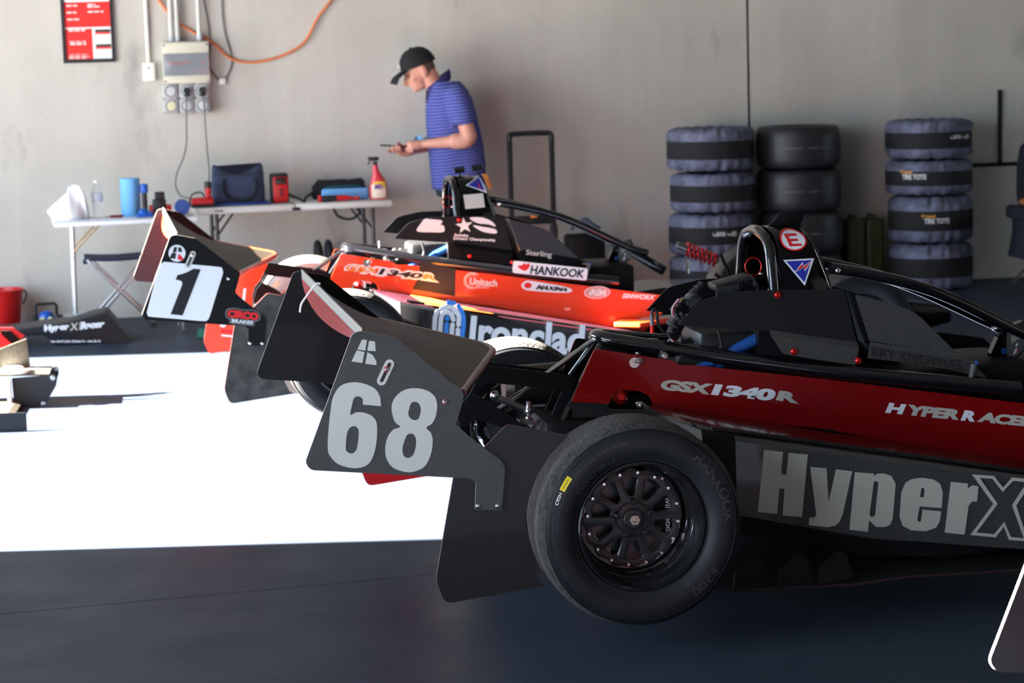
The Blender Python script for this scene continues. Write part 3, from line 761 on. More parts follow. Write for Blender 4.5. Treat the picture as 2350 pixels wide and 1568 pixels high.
def arch_w(s): return .193 * (1 - .20 * s) * max(0.0, 1 - s ** 7) ** .5   # half width of the roll hoop at height fraction s
LS = lambda x: .13 + .11 * x                    # half width of the body side at x
def s_map(sg, d0=0.0): return lambda u, v, w: (u, sg * (LS(u) + w + d0), v)
def y_map(sg, y): return lambda u, v, w: (u, sg * (y + w), v)
def sm(pts, d=.0015): return [(x, -(LS(x) + d), z) for x, y, z in pts]

EP = [(x, z) for x, z in [(-.7633,.8461),(-.7422,.852),(-.6513,.8309),(-.469,.6721),(-.4772,.6384),(-.4943,.5874),(-.4576,.5509),(-.373,.4803),(-.364,.4607),(-.3771,.3455),(-.4497,.3527),(-.4449,.4276),(-.4612,.4382),(-.8874,.4878),(-.9016,.5087)]]
HOLE_P = [(x, z) for x, z in [(-.3125,.5364),(-.2883,.5754),(-.0979,.5458),(-.0328,.5299),(-.0967,.3966),(-.137,.4207),(-.2474,.5003)]]
PYL = [(x, z) for x, z in [(-.2732,.6256),(-.0177,.5819),(.0134,.5666),(-.0189,.4871),(-.0739,.3789),(-.1039,.3834),(-.2987,.4601),(-.3523,.4323),(-.3593,.4664),(-.3443,.5127),(-.3191,.5395)]]
SPR = lambda x: (.4857 - .196 * (x - .2345))    # sidepod shoulder height
def spb(x):                                     # sidepod lower edge height
    P = ((-.2, .30), (.20, .27), (.3786, .2156), (.7666, .1245), (1.24, .0589), (1.8, .05))
    for i in range(len(P) - 1):
        if x <= P[i + 1][0]:
            f = (x - P[i][0]) / (P[i + 1][0] - P[i][0]); return P[i][1] * (1 - f) + P[i + 1][1] * f
    return .05

def make_car(name, label, loc, yaw, body, red_car, wing_paint=None):
    car = thing(name, label, 'race car', loc, yaw)
    edge = M_red_logo
    # ---- wheels
    w = make_wheel(car, M_tread, not red_car, tape=not red_car); w.location = (0, -.82, RT)
    if red_car: w.rotation_euler = (0, radians(-70), 0)
    w2 = make_wheel(car, M_tread2, False, red_car, not red_car, mat('dusty_lit_sidewall', (.50, .48, .45), .8, noise=.25, nscale=14) if red_car else None); w2.location = (0, .97, RT); w2.rotation_euler = (0, radians(-200 if red_car else -28), pi)  # pale sidewall grey combines dust with light painted into the colour
    for sg in (-1, 1):
        f = copy_tree(w2 if not red_car else w, car)
        for ch in [c for c in f.children if c.name.startswith('sticker')]: bpy.data.objects.remove(ch)
        f.location = (2.36, sg * .80, .27); f.scale = (.945, .82, .945)
        f.rotation_euler = (0, radians(40), 0 if sg < 0 else pi)
    # inner face of the far rear tyre carries the same writing as the outer one
    if red_car:
        me = arc_text('lettering', 'HANKOOK', .222, 200, .215, .032, mat('gold_lettering', (.80, .48, .22), .5), w2, bold=.04)
        me.rotation_euler = (0, radians(200), pi)
    # ---- rear wing
    def wing(sign):
        rows = []
        for i in range(37):
            y = -.872 + 1.744 * i / 36; q = 1 - abs(y) / .872
            q2 = min(q, .93 - .07 * (1 - q) if q > .93 else q)
            xl, zl = -.470 + .245 * q2, .676 + .0 * q
            xt, zt = -.735, .846; e = 1.35 + .9 * q
            row = []
            for k in range(13):
                s = k / 12
                x = xl + (xt - xl) * s ** (.92); z = zl + (zt - zl) * s ** e
                th = .024 * (1 - s) ** .5 * min(1, 6 * s + .35) + .012 * s
                row.append((x, y, z + (0 if sign > 0 else -th - .004)))
            rows.append(row)
        return rows
    top, bot = wing(1), wing(-1)
    b = MB()
    b.loft(top, closed=False); b.mi = 1; b.loft(bot, closed=False)
    b.loft([[r[0] for r in top], [r[0] for r in bot]], closed=False); b.mi = 2
    b.loft([[(x - .001, y, z + .012) for x, y, z in [r[-1] for r in top]], [(x - .001, y, z - .006) for x, y, z in [r[-1] for r in bot]]], closed=False)
    b.loft([[(x - .001, y, z + .012) for x, y, z in [r[-1] for r in top]], [(x + .004, y, z + .012) for x, y, z in [r[-1] for r in top]]], closed=False)
    bow = [(r[-1][0] - .030 * (1 - (r[-1][1] / .872) ** 2), r[-1][1], r[-1][2] - .010 - .026 * (1 - (r[-1][1] / .872) ** 2)) for r in bot]
    b.mi = 1; b.loft([[(x - .002, y, z - .004) for x, y, z in [r[-1] for r in bot]], bow, [(r[-2][0], r[-2][1], r[-2][2] - .004) for r in bot]], closed=False)
    wm = b.obj('rear_wing', [mat('wing_top', (.020, .016, .012), .42, spec=.06), wing_paint or (M_orangered if red_car else mat('wing_red', (.22, .005, .012), .5, spec=.15)), M_wing_edge], car, smooth=40)
    MB().tube([r[0] for r in [[(x - .002, y, z - .008) for x, y, z in q[:1]] for q in top]], .0115, 12).obj('leading_edge', mat('leading_edge_shaded_red', (.085, .006, .010), .3, spec=.3) if not red_car else M_orangered, wm)  # the darker red paints in shade on the unlit leading edge
    if not red_car:
        MB().tube(smooth_loop([(-.728, .30, .862), (-.742, .30, .862), (-.775, .302, .822), (-.79, .303, .80), (-.795, .303, .775)], 5, False), .0035, 6).obj('cable_tie', M_white, wm)
    for sg in (-1, 1):
        rads = [.012, .004, .008, .012, .008, .008, .004, .010, .010, .004, .004, .010, .004, .016, .016]
        ep = plate('endplate', [round_poly(EP, rads)], y_map(sg, .88), [M_satin if red_car else M_carbon, M_carbon_f if not red_car else mat('endplate_inner', (.050, .034, .038), .5, spec=.2), mat('plate_edge', (.42, .40, .36), .5)], car, .006, inner=True)
        for c in [(-.5217,.6504),(-.441,.3617),(-.3875,.3582)]:
            b = MB(); b.lathe([(.007, 0), (.007, .003), (.004, .005), (0, .005)], Matrix.Translation((c[0], sg * .883, c[1])) @ (OUT if sg < 0 else OUT.inverted()), 14); b.obj('bolt', M_bolt, ep)
        # diffuser fence below it: clears the tyre with an arc
        arc = [(.312 * cos(radians(a)), RT + .312 * sin(radians(a))) for a in (126, 140, 152, 164, 176, 188, 200, 208)]
        fence = [(-.2551,.126),(-.5387,.0961),(-.5615,.1628),(-.5046,.4404),(-.4165,.5194),(-.3539,.5775)] + arc
        plate('diffuser_fence', [round_poly(fence[1:6] + arc + [fence[0]], [.022, .02, .0, .0, .01] + [0] * 9)], y_map(sg, .868),
              [M_carbon_f if not red_car else mat('dusty_carbon', (.045, .044, .040), .6, noise=.6, nscale=16), M_orangered if red_car else M_red_logo, mat('fence_edge', (.10, .02, .02), .6)], car, .008, inner=True)
    # ---- wing pylon, rear structure
    for y in (-.05, .05):
        plate('wing_pylon', [PYL, HOLE_P], lambda u, v, q, y=y: (u, y + q, v), M_satin, car, .008)
    if not red_car: MB().tube([(p[0], -.02, p[1]) for p in [(-.2306,.5192),(-.1418,.4761)]], .011, 14).obj('pull_rod', M_steel, car)
    b = MB()
    for p in [(-.2359,.525),(-.1324,.4715)]: b.ball((p[0], -.02, p[1]), .016)
    for p in [(-.1338,.4907),(-.1352,.4433)]: b.tube([(p[0], -.03, p[1] - .012), (p[0], -.03, p[1] + .012)], .008, 6)
    if not red_car: b.obj('rod_end', M_bolt, car)
    if not red_car: MB().box(([(-.1432,.4478)][0][0], -.02, [(-.1435,.4397)][0][1]), (.045, .05, .014)).obj('bracket', M_alloy, car)
    sc_ = [(-.0701,.517)][0]
    b = MB(); b.lathe([(0, -.10), (.045, -.10), (.066, -.075), (.070, .1), (.06, .14), (0, .15)], Matrix.Translation((sc_[0], .2, sc_[1])) @ Matrix.Rotation(pi / 2, 4, 'Y'), 30)
    if not red_car: b.obj('silencer', mat('silencer_brown', (.045, .032, .028), .35, .5), car)
    MB().tube([(-.05, -.62, .285), (-.05, .62, .285)], .022, 14).obj('axle', M_satin, car)
    MB().box((.02, 0, .33), (.26, .30, .26), bev=.03).obj('gearbox', M_satin, car)
    # ---- chassis tubes
    tube_pts = [(1.3625, -.28, .492), (.8352, -.22, .562), (.5043, -.17, .6152), (.24, -.095, .661), (.13, -.055, .680), (.100, -.030, .686), (.093, 0, .687)]
    full = smooth_loop(tube_pts + [(x, -y, z) for x, y, z in tube_pts[::-1][1:]], 4, False)
    MB().tube(full, .0235, 18).obj('chassis_rail', M_tube, car, smooth=60)
    for a, c in (([(.0521,-.1357,.6833)][0], [(-.0493,-.1246,.4436)][0]),):
        for sg in (1, -1): MB().tube([(.10, -sg * .036, .672), (c[0], sg * c[1], c[2])], .0125, 12).obj('rear_strut', M_tube, car)
    MB().tube([(.085, 0, .680), (-.235, -.0, .47)], .009, 12).obj('centre_strut', mat('strut_chrome', (.5, .5, .52), .15, 1.0), car)
    b = MB(); b.bar((.11, -.05, .672), (.17, -.075, .645), .006, .035); b.obj('gusset', M_tube, car)
    # ---- side panels
    top_e = [(.0544,-.136,.6699),(.2935,-.1623,.623),(.3131,-.1644,.6088),(.353,-.1688,.6072),(.7671,-.2144,.5461),(1.3761,-.2814,.4466)]
    bot_e = [(1.3761,-.2814,.2386),(.7653,-.2142,.3918),(.2304,-.1553,.471),(.2269,-.155,.4954),(.2154,-.1537,.5187),(.1891,-.1508,.5332),(.1308,-.1444,.541),(.104,-.1414,.5287),(.0953,-.1405,.4981),(-.0185,-.128,.5095)]
    pan = [(x, z) for x, y, z in top_e] + [(1.64, .405), (1.46, .224)] + [(x, z) for x, y, z in bot_e]
    rr = [.012] + [.003] * 16 + [.004]
    panels = {}
    for sg in (-1, 1):
        panels[sg] = plate('side_panel', [round_poly(pan, rr)], s_map(sg), [body, M_satin, M_redanod if not red_car else M_orangered], car, .006, .0, inner=True)
        low = [(x, z) for x, y, z in [(.0928,-.1402,.5023),(-.0184,-.128,.5136),(-.0548,-.124,.4398),(.0023,-.1303,.3903),(.2276,-.155,.3401)]] + [(1.3, .06), (1.37, .06)] + [(x, z) for x, y, z in [(1.3761,-.2814,.2496),(.7654,-.2142,.4013),(.2304,-.1553,.4737),(.0975,-.1407,.4792)]]
        plate('lower_panel', [low], s_map(sg, -.012), M_carbon_f, car, .006)
    pp = panels[-1]
    # quarter-turn pin disc, bump stop and bolt in the cut-out
    c = [(.1739,-.1491,.6224)][0]
    b = MB(); b.lathe([(0, .004), (.016, .004), (.017, 0)], Matrix.Translation((c[0], -LS(c[0]) - .003, c[2])) @ OUT, 22); b.obj('pin_disc', M_bolt if not red_car else M_chrome, pp)
    MB().tube(smooth_loop([(c[0], -LS(c[0]) - .010, c[2]), (c[0] + .012, -LS(c[0]) - .012, c[2] + .012), (c[0] + .022, -LS(c[0]) - .012, c[2] + .010), (c[0] + .018, -LS(c[0]) - .012, c[2] - .001), (c[0] + .004, -LS(c[0]) - .010, c[2] + .002)], 4, False), .0022, 6).obj('safety_pin', M_bolt, pp)
    c = [(.1371,-.1151,.5149)][0]
    b = MB(); b.lathe([(.024, -.02), (.024, .0), (.012, .012), (.010, .016), (0, .016)], Matrix.Translation(c) @ OUT, 22); b.lathe([(.008, .014), (.008, .022), (0, .022)], Matrix.Translation(c) @ OUT, 12); b.obj('damper_mount', M_redanod, car)
    c = [(.1979,-.1218,.4853)][0]
    b = MB(); b.lathe([(.012, -.02), (.012, .004), (.006, .006), (.006, .018), (0, .018)], Matrix.Translation(c) @ OUT, 12); b.obj('suspension_bolt', M_bolt, car)
    c = [(.2696,-.1497,.636)][0]
    b = MB(); b.lathe([(.013, -.03), (.013, .002), (.006, .004), (.006, .012), (0, .012)], Matrix.Translation(c) @ OUT, 12); b.obj('panel_bolt', M_bolt, car)
    # ---- sidepods
    for sg in (-1, 1):
        b = MB(); secs = []
        xs = [.20, .225, .27, .36, .55, .77, 1.0, 1.24, 1.45, 1.70]
        for i, x in enumerate(xs):
            t = min(1, max(0, (x - .185) / .10)) ** .5; o = .60 * t + (LS(x) + .02) * (1 - t)
            z0, z1 = spb(x), SPR(x); wi = LS(x) - .004
            secs.append([(x, sg * wi, z1 + .004), (x, sg * (o - .045), z1 + .004), (x, sg * (o - .012), z1 - .004), (x, sg * o, z1 - .018), (x, sg * (o + .003), (z0 + z1) / 2), (x, sg * o, z0 + .006), (x, sg * (o - .014), z0),
                         (x, sg * (o - .06), z0 - .008), (x, sg * (o - .075), max(.042, z0 - .06)), (x, sg * wi, max(.042, z0 - .06))])
        b.loft(secs)
        for f in b.b.faces:
            c = f.calc_center_median(); x = c.x
            f.material_index = 3 if (x < .34 and c.z < SPR(x) - .004) or len(f.verts) > 4 else (1 if c.z > SPR(x) - .005 else (2 if c.z < spb(x) + .001 else 0))
        sp = b.obj('sidepod', [M_carbon_b if not red_car else mat('black_wrap', (.010, .010, .014), .25, coat=.5), mat('ledge_black', (.010, .008, .008), .22, coat=.5) if not red_car else mat('ledge_maroon_reflection', (.04, .008, .014), .5, spec=.12), M_carbon_f, M_satin], car, smooth=35)  # maroon on the black ledge is a painted-in red reflection
        if sg < 0: pod = sp
        # rib along the shoulder
        MB().tube([(x, sg * (.12 * (x < .3) + .56 * (x >= .3)), SPR(x) + .006) for x in (.30, .8, 1.24, 1.65)], .006, 6).obj('shoulder_rib', M_carbon_f, sp)
    # ---- floor
    fl = [(.2627,.0388),(.3912,.023),(.6776,.0161),(.8359,.0277),(1.1968,.0224)]
    b = MB()
    xs = [(-.28, .085, .50), (-.05, .045, .60)] + [(x, z, .70) for x, z in fl] + [(1.6, .028, .70), (2.0, .028, .45), (2.9, .05, .20)]
    b.loft([[(x, -h, z), (x, h, z), (x, h, z + .009), (x, -h, z + .009)] for x, z, h in xs])
    b.obj('floor_tray', [M_carbon_f], car, smooth=20)
    for sg in (-1, 1):
        for k, fx in enumerate((.335, .465, .585)):
            pts = [(fx - .02, .030), (fx - .008, .075), (fx + .055, .115), (fx + .085, .10), (fx + .10, .036)]
            plate('floor_strake', [pts], lambda u, v, q, sg=sg, fx=fx: (u, sg * (.70 - (v - .03) * .35 - (u - fx) * .25) + q, v), mat('strake_black', (.010, .010, .009), .6, spec=.2), car, .004)
        MB().tube([(x, sg * .70, z + .005) for x, z in fl], .0018, 6).obj('floor_edge', mat('floor_edge_red', (.06, .014, .014), .5), car)
    # ---- engine and its covers
    cov = [(.3009,.7366),(.3731,.8087),(.4855,.8297),(.5995,.8282),(.8281,.8198),(.8641,.6551),(.7178,.6803),(.6004,.7025),(.4972,.7119),(.3743,.7262)]
    for sg in (-1, 1):
        cv = plate('engine_cover', [round_poly(cov, [.003, .02, .03, .01, .012, .003, 0, 0, 0, 0])], y_map(sg, .200), [M_carbon_f if not red_car else mat('cover_black', (.012, .012, .013), .3, coat=.4), M_satin], car, .005, inner=True)
        up = [(.5866,.7073),(.7178,.6817),(.8655,.655)]; dn = [(.6191,.6356),(.7211,.6127),(.8488,.5882)]
        b = MB(); b.loft([[(x, sg * .203, z) for x, z in up], [(x, sg * .222, z * .75 + z2 * .25) for (x, z), (x2, z2) in zip(up, dn)], [(x, sg * .232, z) for x, z in dn]], closed=False)
        b.obj('cover_lip', M_carbon_b if not red_car else M_satin, car)
        if sg < 0: cover = cv
        for c in [(.6135,.8127),(.6554,.64),(.8603,.6006)]:
            b = MB(); b.lathe([(.0115, .0), (.011, .006), (.006, .011), (.004, .011), (0, .009)], Matrix.Translation((c[0], sg * (.204 + (.022 if c[1] < .7 else 0)), c[1])) @ (OUT if sg < 0 else OUT.inverted()), 16)
            b.obj('red_fastener', M_redanod, cv)
        # cockpit side: flange, upper skin, crease and lower skin
        fl0 = [(.8281,.8198),(.8468,.7437),(.8683,.6549),(.8916,.5995)]; fl1 = [(.8672,.7866),(.8874,.7186),(.9007,.6507),(.9143,.6029)]
        b = MB(); b.loft([[(x, sg * .199, z) for x, z in fl0], [(x, sg * .225, z) for x, z in [((a[0] + c[0]) / 2 + .004, (a[1] + c[1]) / 2 + .002) for a, c in zip(fl0, fl1)]], [(x, sg * .236, z) for x, z in fl1]], closed=False)
        b.obj('cockpit_flange', M_gloss, car, smooth=60)
        up = [(.8493,.8062),(.9647,.7724),(1.0416,.7431),(1.1623,.622),(1.1821,.6047),(.8952,.6605)]
        plate('cockpit_side', [round_poly(up, [.01, .02, .03, .01, .002, .002])], y_map(sg, .235), [M_carbon_b if not red_car else mat('cockpit_carbon', (.035, .037, .042), .35, coat=.5), M_satin], car, .005, inner=True)
        a = [(.8952,.6578),(1.0409,.6312),(1.182,.602),(1.2175,.5824),(1.2672,.5334)]; c = [(.8811,.6106),(1.0069,.5904),(1.1335,.5645),(1.2184,.5408),(1.2667,.5286)]
        b = MB(); b.loft([[(x, sg * .237, z) for x, z in a], [(x, sg * .252, z) for x, z in c]], closed=False)
        cl = b.obj('cockpit_skirt', M_carbon_b if not red_car else M_satin, car)
    b = MB(); b.loft([[(x, -.178, z), (x, .178, z), (x, .178, z - .3), (x, -.178, z - .3)] for x, z in ((.56, .80), (.80, .80), (.86, .66))]); b.obj('bulkhead', M_satin, car, smooth=0)
    MB().box((1.16, 0, .33), (.60, .42, .46), bev=.02).obj('cockpit_tub', M_satin, car)
    b = MB(); b.bar((.86, 0, .42), (.93, 0, .72), .34, .06, (0, 1, 0), .01); b.obj('seat_back', M_satin, car)
    b = MB(); b.box((.46, 0, .50), (.30, .26, .26), bev=.03); b.box((.52, 0, .64), (.26, .24, .12), bev=.02)
    b.lathe([(.0, .02), (.05, .02), (.062, .01), (.066, -.03)], Matrix.Translation((.36, -.125, .60)) @ OUT, 24); b.obj('engine_block', mat('engine_black', (.035, .035, .037), .4, .6, noise=.3, nscale=40), car)
    b = MB()
    for k in range(7):
        yy = -.02 - .012 * k + .03 * (k % 2)
        b.tube([(.22 + .045 * k, yy, .63), (.22 + .045 * k, yy, .665 + .008 * (k % 2))], .010 + .005 * (k % 3), 10)
        b.ball((.235 + .047 * k, yy + .03, .65), (.018, .016, .014 + .006 * (k % 3)))
        b.tube([(.21 + .05 * k, yy, .662), (.24 + .05 * k, yy + .02, .668)], .005, 6)
    b.obj('engine_fittings', M_alloy, car)
    MB().tube([(p[0], -.13, p[1]) for p in [(.4323,.5882),(.5026,.6426),(.6007,.6862)]], .0185, 14).obj('coolant_hose', M_hose, car)
    MB().tube([(p[0], -.15, p[1]) for p in [(.3716,.5942),(.4202,.6091)]], .012, 10).obj('coolant_hose', M_hose, car)
    MB().tube(smooth_loop([(p[0], -.14, p[1]) for p in [(.4427,.7063),(.4478,.6832),(.4516,.6628),(.4486,.6494)]], 4, False), .006, 8).obj('engine_hose', M_black, car)
    c = [(.2449,.7495)][0]
    if not red_car: MB().tube([(c[0], -.10, c[1] - .046), (c[0], -.10, c[1] - .022)], .0075, 10).obj('sensor', M_redanod, car)
    b = MB(); b.tube([(c[0], -.10, c[1] - .022 - .04 * red_car), (c[0], -.10, c[1] + .01 - .04 * red_car)], .007, 10); b.obj('sensor_plug', M_alloy, car)
    if not red_car: MB().tube(smooth_loop([(c[0], -.10, c[1] + .01), (c[0] + .004, -.10, c[1] + .025), (c[0] + .015, -.10, c[1] + .02), (c[0] + .02, -.10, c[1] - .02), (c[0] + .045, -.10, c[1] - .06)], 4, False), .005, 8).obj('sensor_lead', M_black, car)
    if not red_car:
        # ECU with its plugs and looms stepping down over the engine
        Y = -.10
        def P(l, dy=0): return [(x, Y + dy, z) for x, z in l]
        e = [(.4454,.8446),(.5596,.8661),(.4284,.8238),(.5505,.8179)]
        b = MB(); b.bar((e[0][0], Y + .03, e[0][1] - .012), (e[1][0] + .004, Y + .03, e[1][1] - .008), .10, .022, (0, 0, 1), .004); b.obj('engine_computer', M_black, car)
        b = MB(); q = P([(.4562,.8306),(.5091,.8375)])
        b.bar(q[0], q[1], .05, .024, (0, 0, 1), .006); b.obj('computer_plug', M_satin, car)
        b = MB(); q = P([(.445,.823),(.5145,.8305)], -.02); b.tube([q[0], ((q[0][0] + q[1][0]) / 2, Y - .024, q[0][2] - .002), q[1]], [.017, .020, .017], 14); b.obj('sleeved_loom', mat('braided_sleeve', (.02, .02, .022), .7, bump=.8, bscale=300), car)
        b = MB()
        for k in range(6):
            q = P([(.5147,.8439),(.5567,.8554)]); f = k / 5
            b.box((q[0][0] * (1 - f) + q[1][0] * f, Y - .022, q[0][2] - .010 + .010 * f), (.006, .03, .030 + .004 * (k % 2)), bev=.001)
        b.obj('connector_bank', M_satin, car)
        for k, (px, m) in enumerate((([(.3925,.8256)], M_satin), ([(.3658,.8013)], mat('loom_grey', (.06, .06, .062), .5)), ([(.3336,.7787)], M_satin), ([(.3217,.7389)], mat('loom_grey', (.06, .06, .062), .5)), ([(.3128,.7084)], M_satin))):
            x, z = px[0]
            R = Matrix.Rotation(radians(-40 if k < 4 else -60), 3, 'Y')
            b = MB(); b.box((x, Y - .01, z), (.055, .07, .026), R, .004)
            for j in range(3): b.box(Vector((x, Y - .03, z)) + R @ Vector((-.018 + .018 * j, 0, .016)), (.011, .05, .012), R, .002)
            b.obj('loom_connector', m, car)
        for m, off in ((M_white, 0), (M_red_logo, .004), (M_hose, .008), (M_yellow, .012)):
            x, z = [(.3021,.773)][0]
            MB().tube(smooth_loop([(x + off + .02, -.13, z + .035), (x + off, -.135, z + .012), (x + off - .002, -.135, z - .014), (x + off + .016, -.13, z - .03)], 4, False), .002, 6).obj('wire', m, car)
            x, z = [(.2991,.698)][0]
            MB().tube(smooth_loop([(x + off * 1.5 + .005, -.13, z + .012), (x + off * 1.5 - .006, -.14, z - .004), (x + off * 1.5, -.135, z - .02)], 4, False), .0022, 6).obj('wire', m, car)
        a = [(.5071,.9219),(.5371,.8532)]; MB().tube([(a[0][0], .05, a[0][1]), (a[1][0], .05, a[1][1])], .0055, 8).obj('aerial', M_satin, car)
        MB().tube([(p[0], -.17, p[1]) for p in [(.5602,.8191),(.5606,.8418),(.539,.8762)]], .003, 6).obj('cable', M_black, car)
    # ---- roll hoop with its wrap-over panel
    hz, ht = .815, 1.012
    def arch(x, r=0.0, n=26, y0=.193):
        out = []
        for k in range(n + 1):
            t = 2 * k / n - 1                     # -1 right foot, 0 crown, 1 left foot
            q = (1 - abs(t)) ** .5 if abs(t) > .45 else 0
            s = 1 - (max(0, abs(t) - .45) / .55) ** 1.5 if abs(t) > .45 else 1
            if abs(t) > .45: s = min(.995, 1 - ((abs(t) - .45) / .55) ** 1.25); yy = arch_w(s)
            else: s = .995 + .005 * (1 - abs(t) / .45); yy = arch_w(.995) * abs(t) / .45
            out.append((x, (y0 - r) / .193 * yy * (1 if t > 0 else -1), hz + .02 + (ht - hz - .02 - r) * s))
        return [(x, -(y0 - r), hz - .10)] + out + [(x, (y0 - r), hz - .10)]
    MB().tube(arch(.608, .016), .0165, 14).obj('roll_hoop', mat('hoop_chrome_black', (.03, .03, .032), .12, .7, coat=.6), car, smooth=60)
    b = MB(); A0 = arch(.630, .004); A1 = arch(.70, .002)
    A2 = [(.728 + .058 * max(0, min(1, (1.0 - z) / .18)), y, z) for x, y, z in arch(0, .012)]
    A3 = [(x + .012, y * .93, z - .012) for x, y, z in A2]
    b.loft([A0, A1, A2, A3], closed=False)
    hp = b.obj('hoop_panel', M_gloss, car, smooth=60)
    MB().tube([(x + .008, y * .97, z - .004) for x, y, z in A2], .007, 8).obj('hoop_trim', mat('hoop_chrome_black', (.03, .03, .032), .12, .7), car, smooth=60)
    MB().tube([(.600, -.172, .985), (.62, -.10, .99), (.66, -.12, .82)], .0025, 6).obj('cable', M_satin, car)
    ring = [(.5876,.8864)][0]
    b = MB(); b.tube([(ring[0] + .026 * cos(2 * pi * k / 28), -.04 + .004 * sin(2 * pi * k / 28), ring[1] + .0275 * sin(2 * pi * k / 28)) for k in range(28)], .0024, 8, closed=True); b.obj('pull_ring', M_redanod, car)
    MB().ball((ring[0] + .022, -.045, ring[1] - .024), .007).obj('pull_knob', M_bolt, car)
    b = MB(); b.box((ring[0] + .025, -.03, ring[1] - .05), (.05, .04, .03), bev=.004); b.obj('valve_block', M_satin, car)
    # ---- halo bars
    hp_pts = [(p[0], -.172, p[1]) for p in [(.7922,.8846),(.911,.8602),(1.0658,.8177)]] + [(p[0], -.145, p[1]) for p in [(1.2184,.7559)]] + [(p[0], -.09, p[1]) for p in [(1.4508,.6386)]] + [(1.56, -.055, .60)]
    for sg in (1, -1): MB().tube(smooth_loop([(x, sg * y, z) for x, y, z in hp_pts], 5, False), .0175, 14).obj('halo_bar', M_tube, car, smooth=60)
    MB().bar((1.40, 0, .665), (1.66, 0, .50), .05, .05, (0, 1, 0), .01).obj('halo_post', M_tube, car)
    c = [(.8112,.8773)][0]
    b = MB(); b.lathe([(.0085, 0), (.0085, .004), (.005, .006), (0, .004)], Matrix.Translation((c[0], -.190, c[1])) @ OUT, 16); b.obj('halo_bolt', M_bolt, car)
    # ---- dash and mirror
    d = [(1.3688,.5699),(1.3954,.6246),(1.4278,.6509),(1.4824,.672),(1.5016,.6359),(1.4868,.5804),(1.4365,.5297),(1.4099,.5114),(1.3848,.5128)]
    plate('dash_housing', [round_poly(d, .008)], lambda u, v, q: (u, -.02 + q * 4, v), M_gloss, car, .008)
    d2 = [(1.4219,.64),(1.4765,.6681),(1.4957,.6292),(1.4838,.5834),(1.4365,.5466),(1.4188,.5672)]
    plate('dash_face', [round_poly(d2, .004)], lambda u, v, q: (u, -.042 + q, v), M_dashgrey, car, .004)
    d3 = [(1.4322,.6226),(1.472,.6486),(1.475,.626),(1.4351,.6)]
    plate('dash_screen', [d3], lambda u, v, q: (u, -.0455 + q, v), M_lcd, car, .002)
    c = [(1.4115,.5774)][0]
    b = MB(); b.lathe([(.010, 0), (.010, .006), (0, .008)], Matrix.Translation((c[0], -.040, c[1])) @ OUT, 14); b.obj('dash_button', M_hose, car)
    b = MB()
    for c in [(1.4101,.6182),(1.4647,.6644),(1.472,.584),(1.4218,.5516)]: b.lathe([(.0035, 0), (.0035, .003), (0, .003)], Matrix.Translation((c[0], -.044, c[1])) @ OUT, 10)
    b.obj('dash_screws', M_bolt, car)
    d4 = [[(1.4395,.5633),(1.4513,.5711),(1.4543,.5864),(1.4454,.5812)], [(1.4484,.5895),(1.4558,.5933),(1.4572,.6017),(1.4498,.5993)]]
    for q in d4: plate('dash_logo', [q], lambda u, v, w: (u, -.0458 + w, v), M_vinyl_w, car, .001)
    plate('dash_logo', [[(1.4513,.5711),(1.4587,.5763),(1.4572,.5834)]], lambda u, v, w: (u, -.0458 + w, v), M_red_logo, car, .001)
    a = [(1.223,.5759),(1.2144,.5316)]
    b = MB(); b.tube([(a[0][0], -.26, a[0][1]), (a[1][0], -.255, a[1][1])], [.011, .008], 12); b.obj('mirror_stalk', mat('smoked_grey', (.10, .10, .105), .3), car)
    b = MB(); b.tube([(a[0][0] - .03, -.262, a[0][1] + .006), (a[0][0] + .005, -.262, a[0][1] + .003)], .005, 8); b.obj('stalk_arm', M_alloy, car)
    b = MB(); b.ball((a[0][0] + .004, -.268, a[0][1] + .004), .006); b.obj('blue_knob', M_hose, car)
    # ---- suspension, nose and front wing (ahead of the cockpit)
    for sg in (-1, 1):
        for (p0, p1) in (((.10, .13, .40), (-.02, .66, .42)), ((.30, .20, .40), (.0, .66, .42)), ((.05, .12, .18), (-.02, .66, .16)), ((.35, .22, .16), (0, .66, .16)),
                         ((2.2, .16, .40), (2.36, .66, .36)), ((2.5, .14, .38), (2.36, .66, .36)), ((2.2, .18, .18), (2.36, .66, .16)), ((2.52, .15, .16), (2.36, .66, .16)), ((1.95, .10, .46), (2.34, .62, .2))):
            MB().tube([(p0[0], sg * p0[1], p0[2]), (p1[0], sg * p1[1], p1[2])], .010, 10).obj('wishbone', M_satin, car)
    secs = []
    for x, wy, z0, z1 in ((1.42, .20, .06, .42), (1.6, .22, .06, .44), (1.9, .24, .07, .43), (2.3, .19, .10, .39), (2.7, .14, .13, .33), (3.0, .10, .16, .28), (3.12, .06, .18, .25)):
        q = [(1, .9), (.92, 1), (-.92, 1), (-1, .9), (-1, .1), (-.9, 0), (.9, 0), (1, .1)]
        secs.append([(x, wy * a, z0 + (z1 - z0) * c) for a, c in q])
    b = MB(); b.loft(secs); b.obj('nose', [body if False else M_gloss], car, smooth=40)
    fw = MB()
    fw.loft([[(2.80 + .10 * abs(y), y, .10), (3.05 - .02 * abs(y), y, .06), (3.05 - .02 * abs(y), y, .072), (2.80 + .10 * abs(y), y, .115)] for y in (-.82, -.4, 0, .4, .82)])
    fwo = fw.obj('front_wing', M_gloss, car, smooth=20)
    for sg in (-1, 1):
        plate('front_endplate', [round_poly([(2.72, .05), (3.08, .04), (3.08, .10), (2.98, .20), (2.74, .24)], .02)], y_map(sg, .825), M_gloss, car, .006)
    # coil-over lying along the top of the nose
    (sa, sb) = [(1.7406,.6175),(1.9343,.5354)]
    s0, s1 = Vector((sa[0], .0, sa[1])), Vector((sb[0], 0, sb[1])); d = (s1 - s0); n = 7
    hx = []
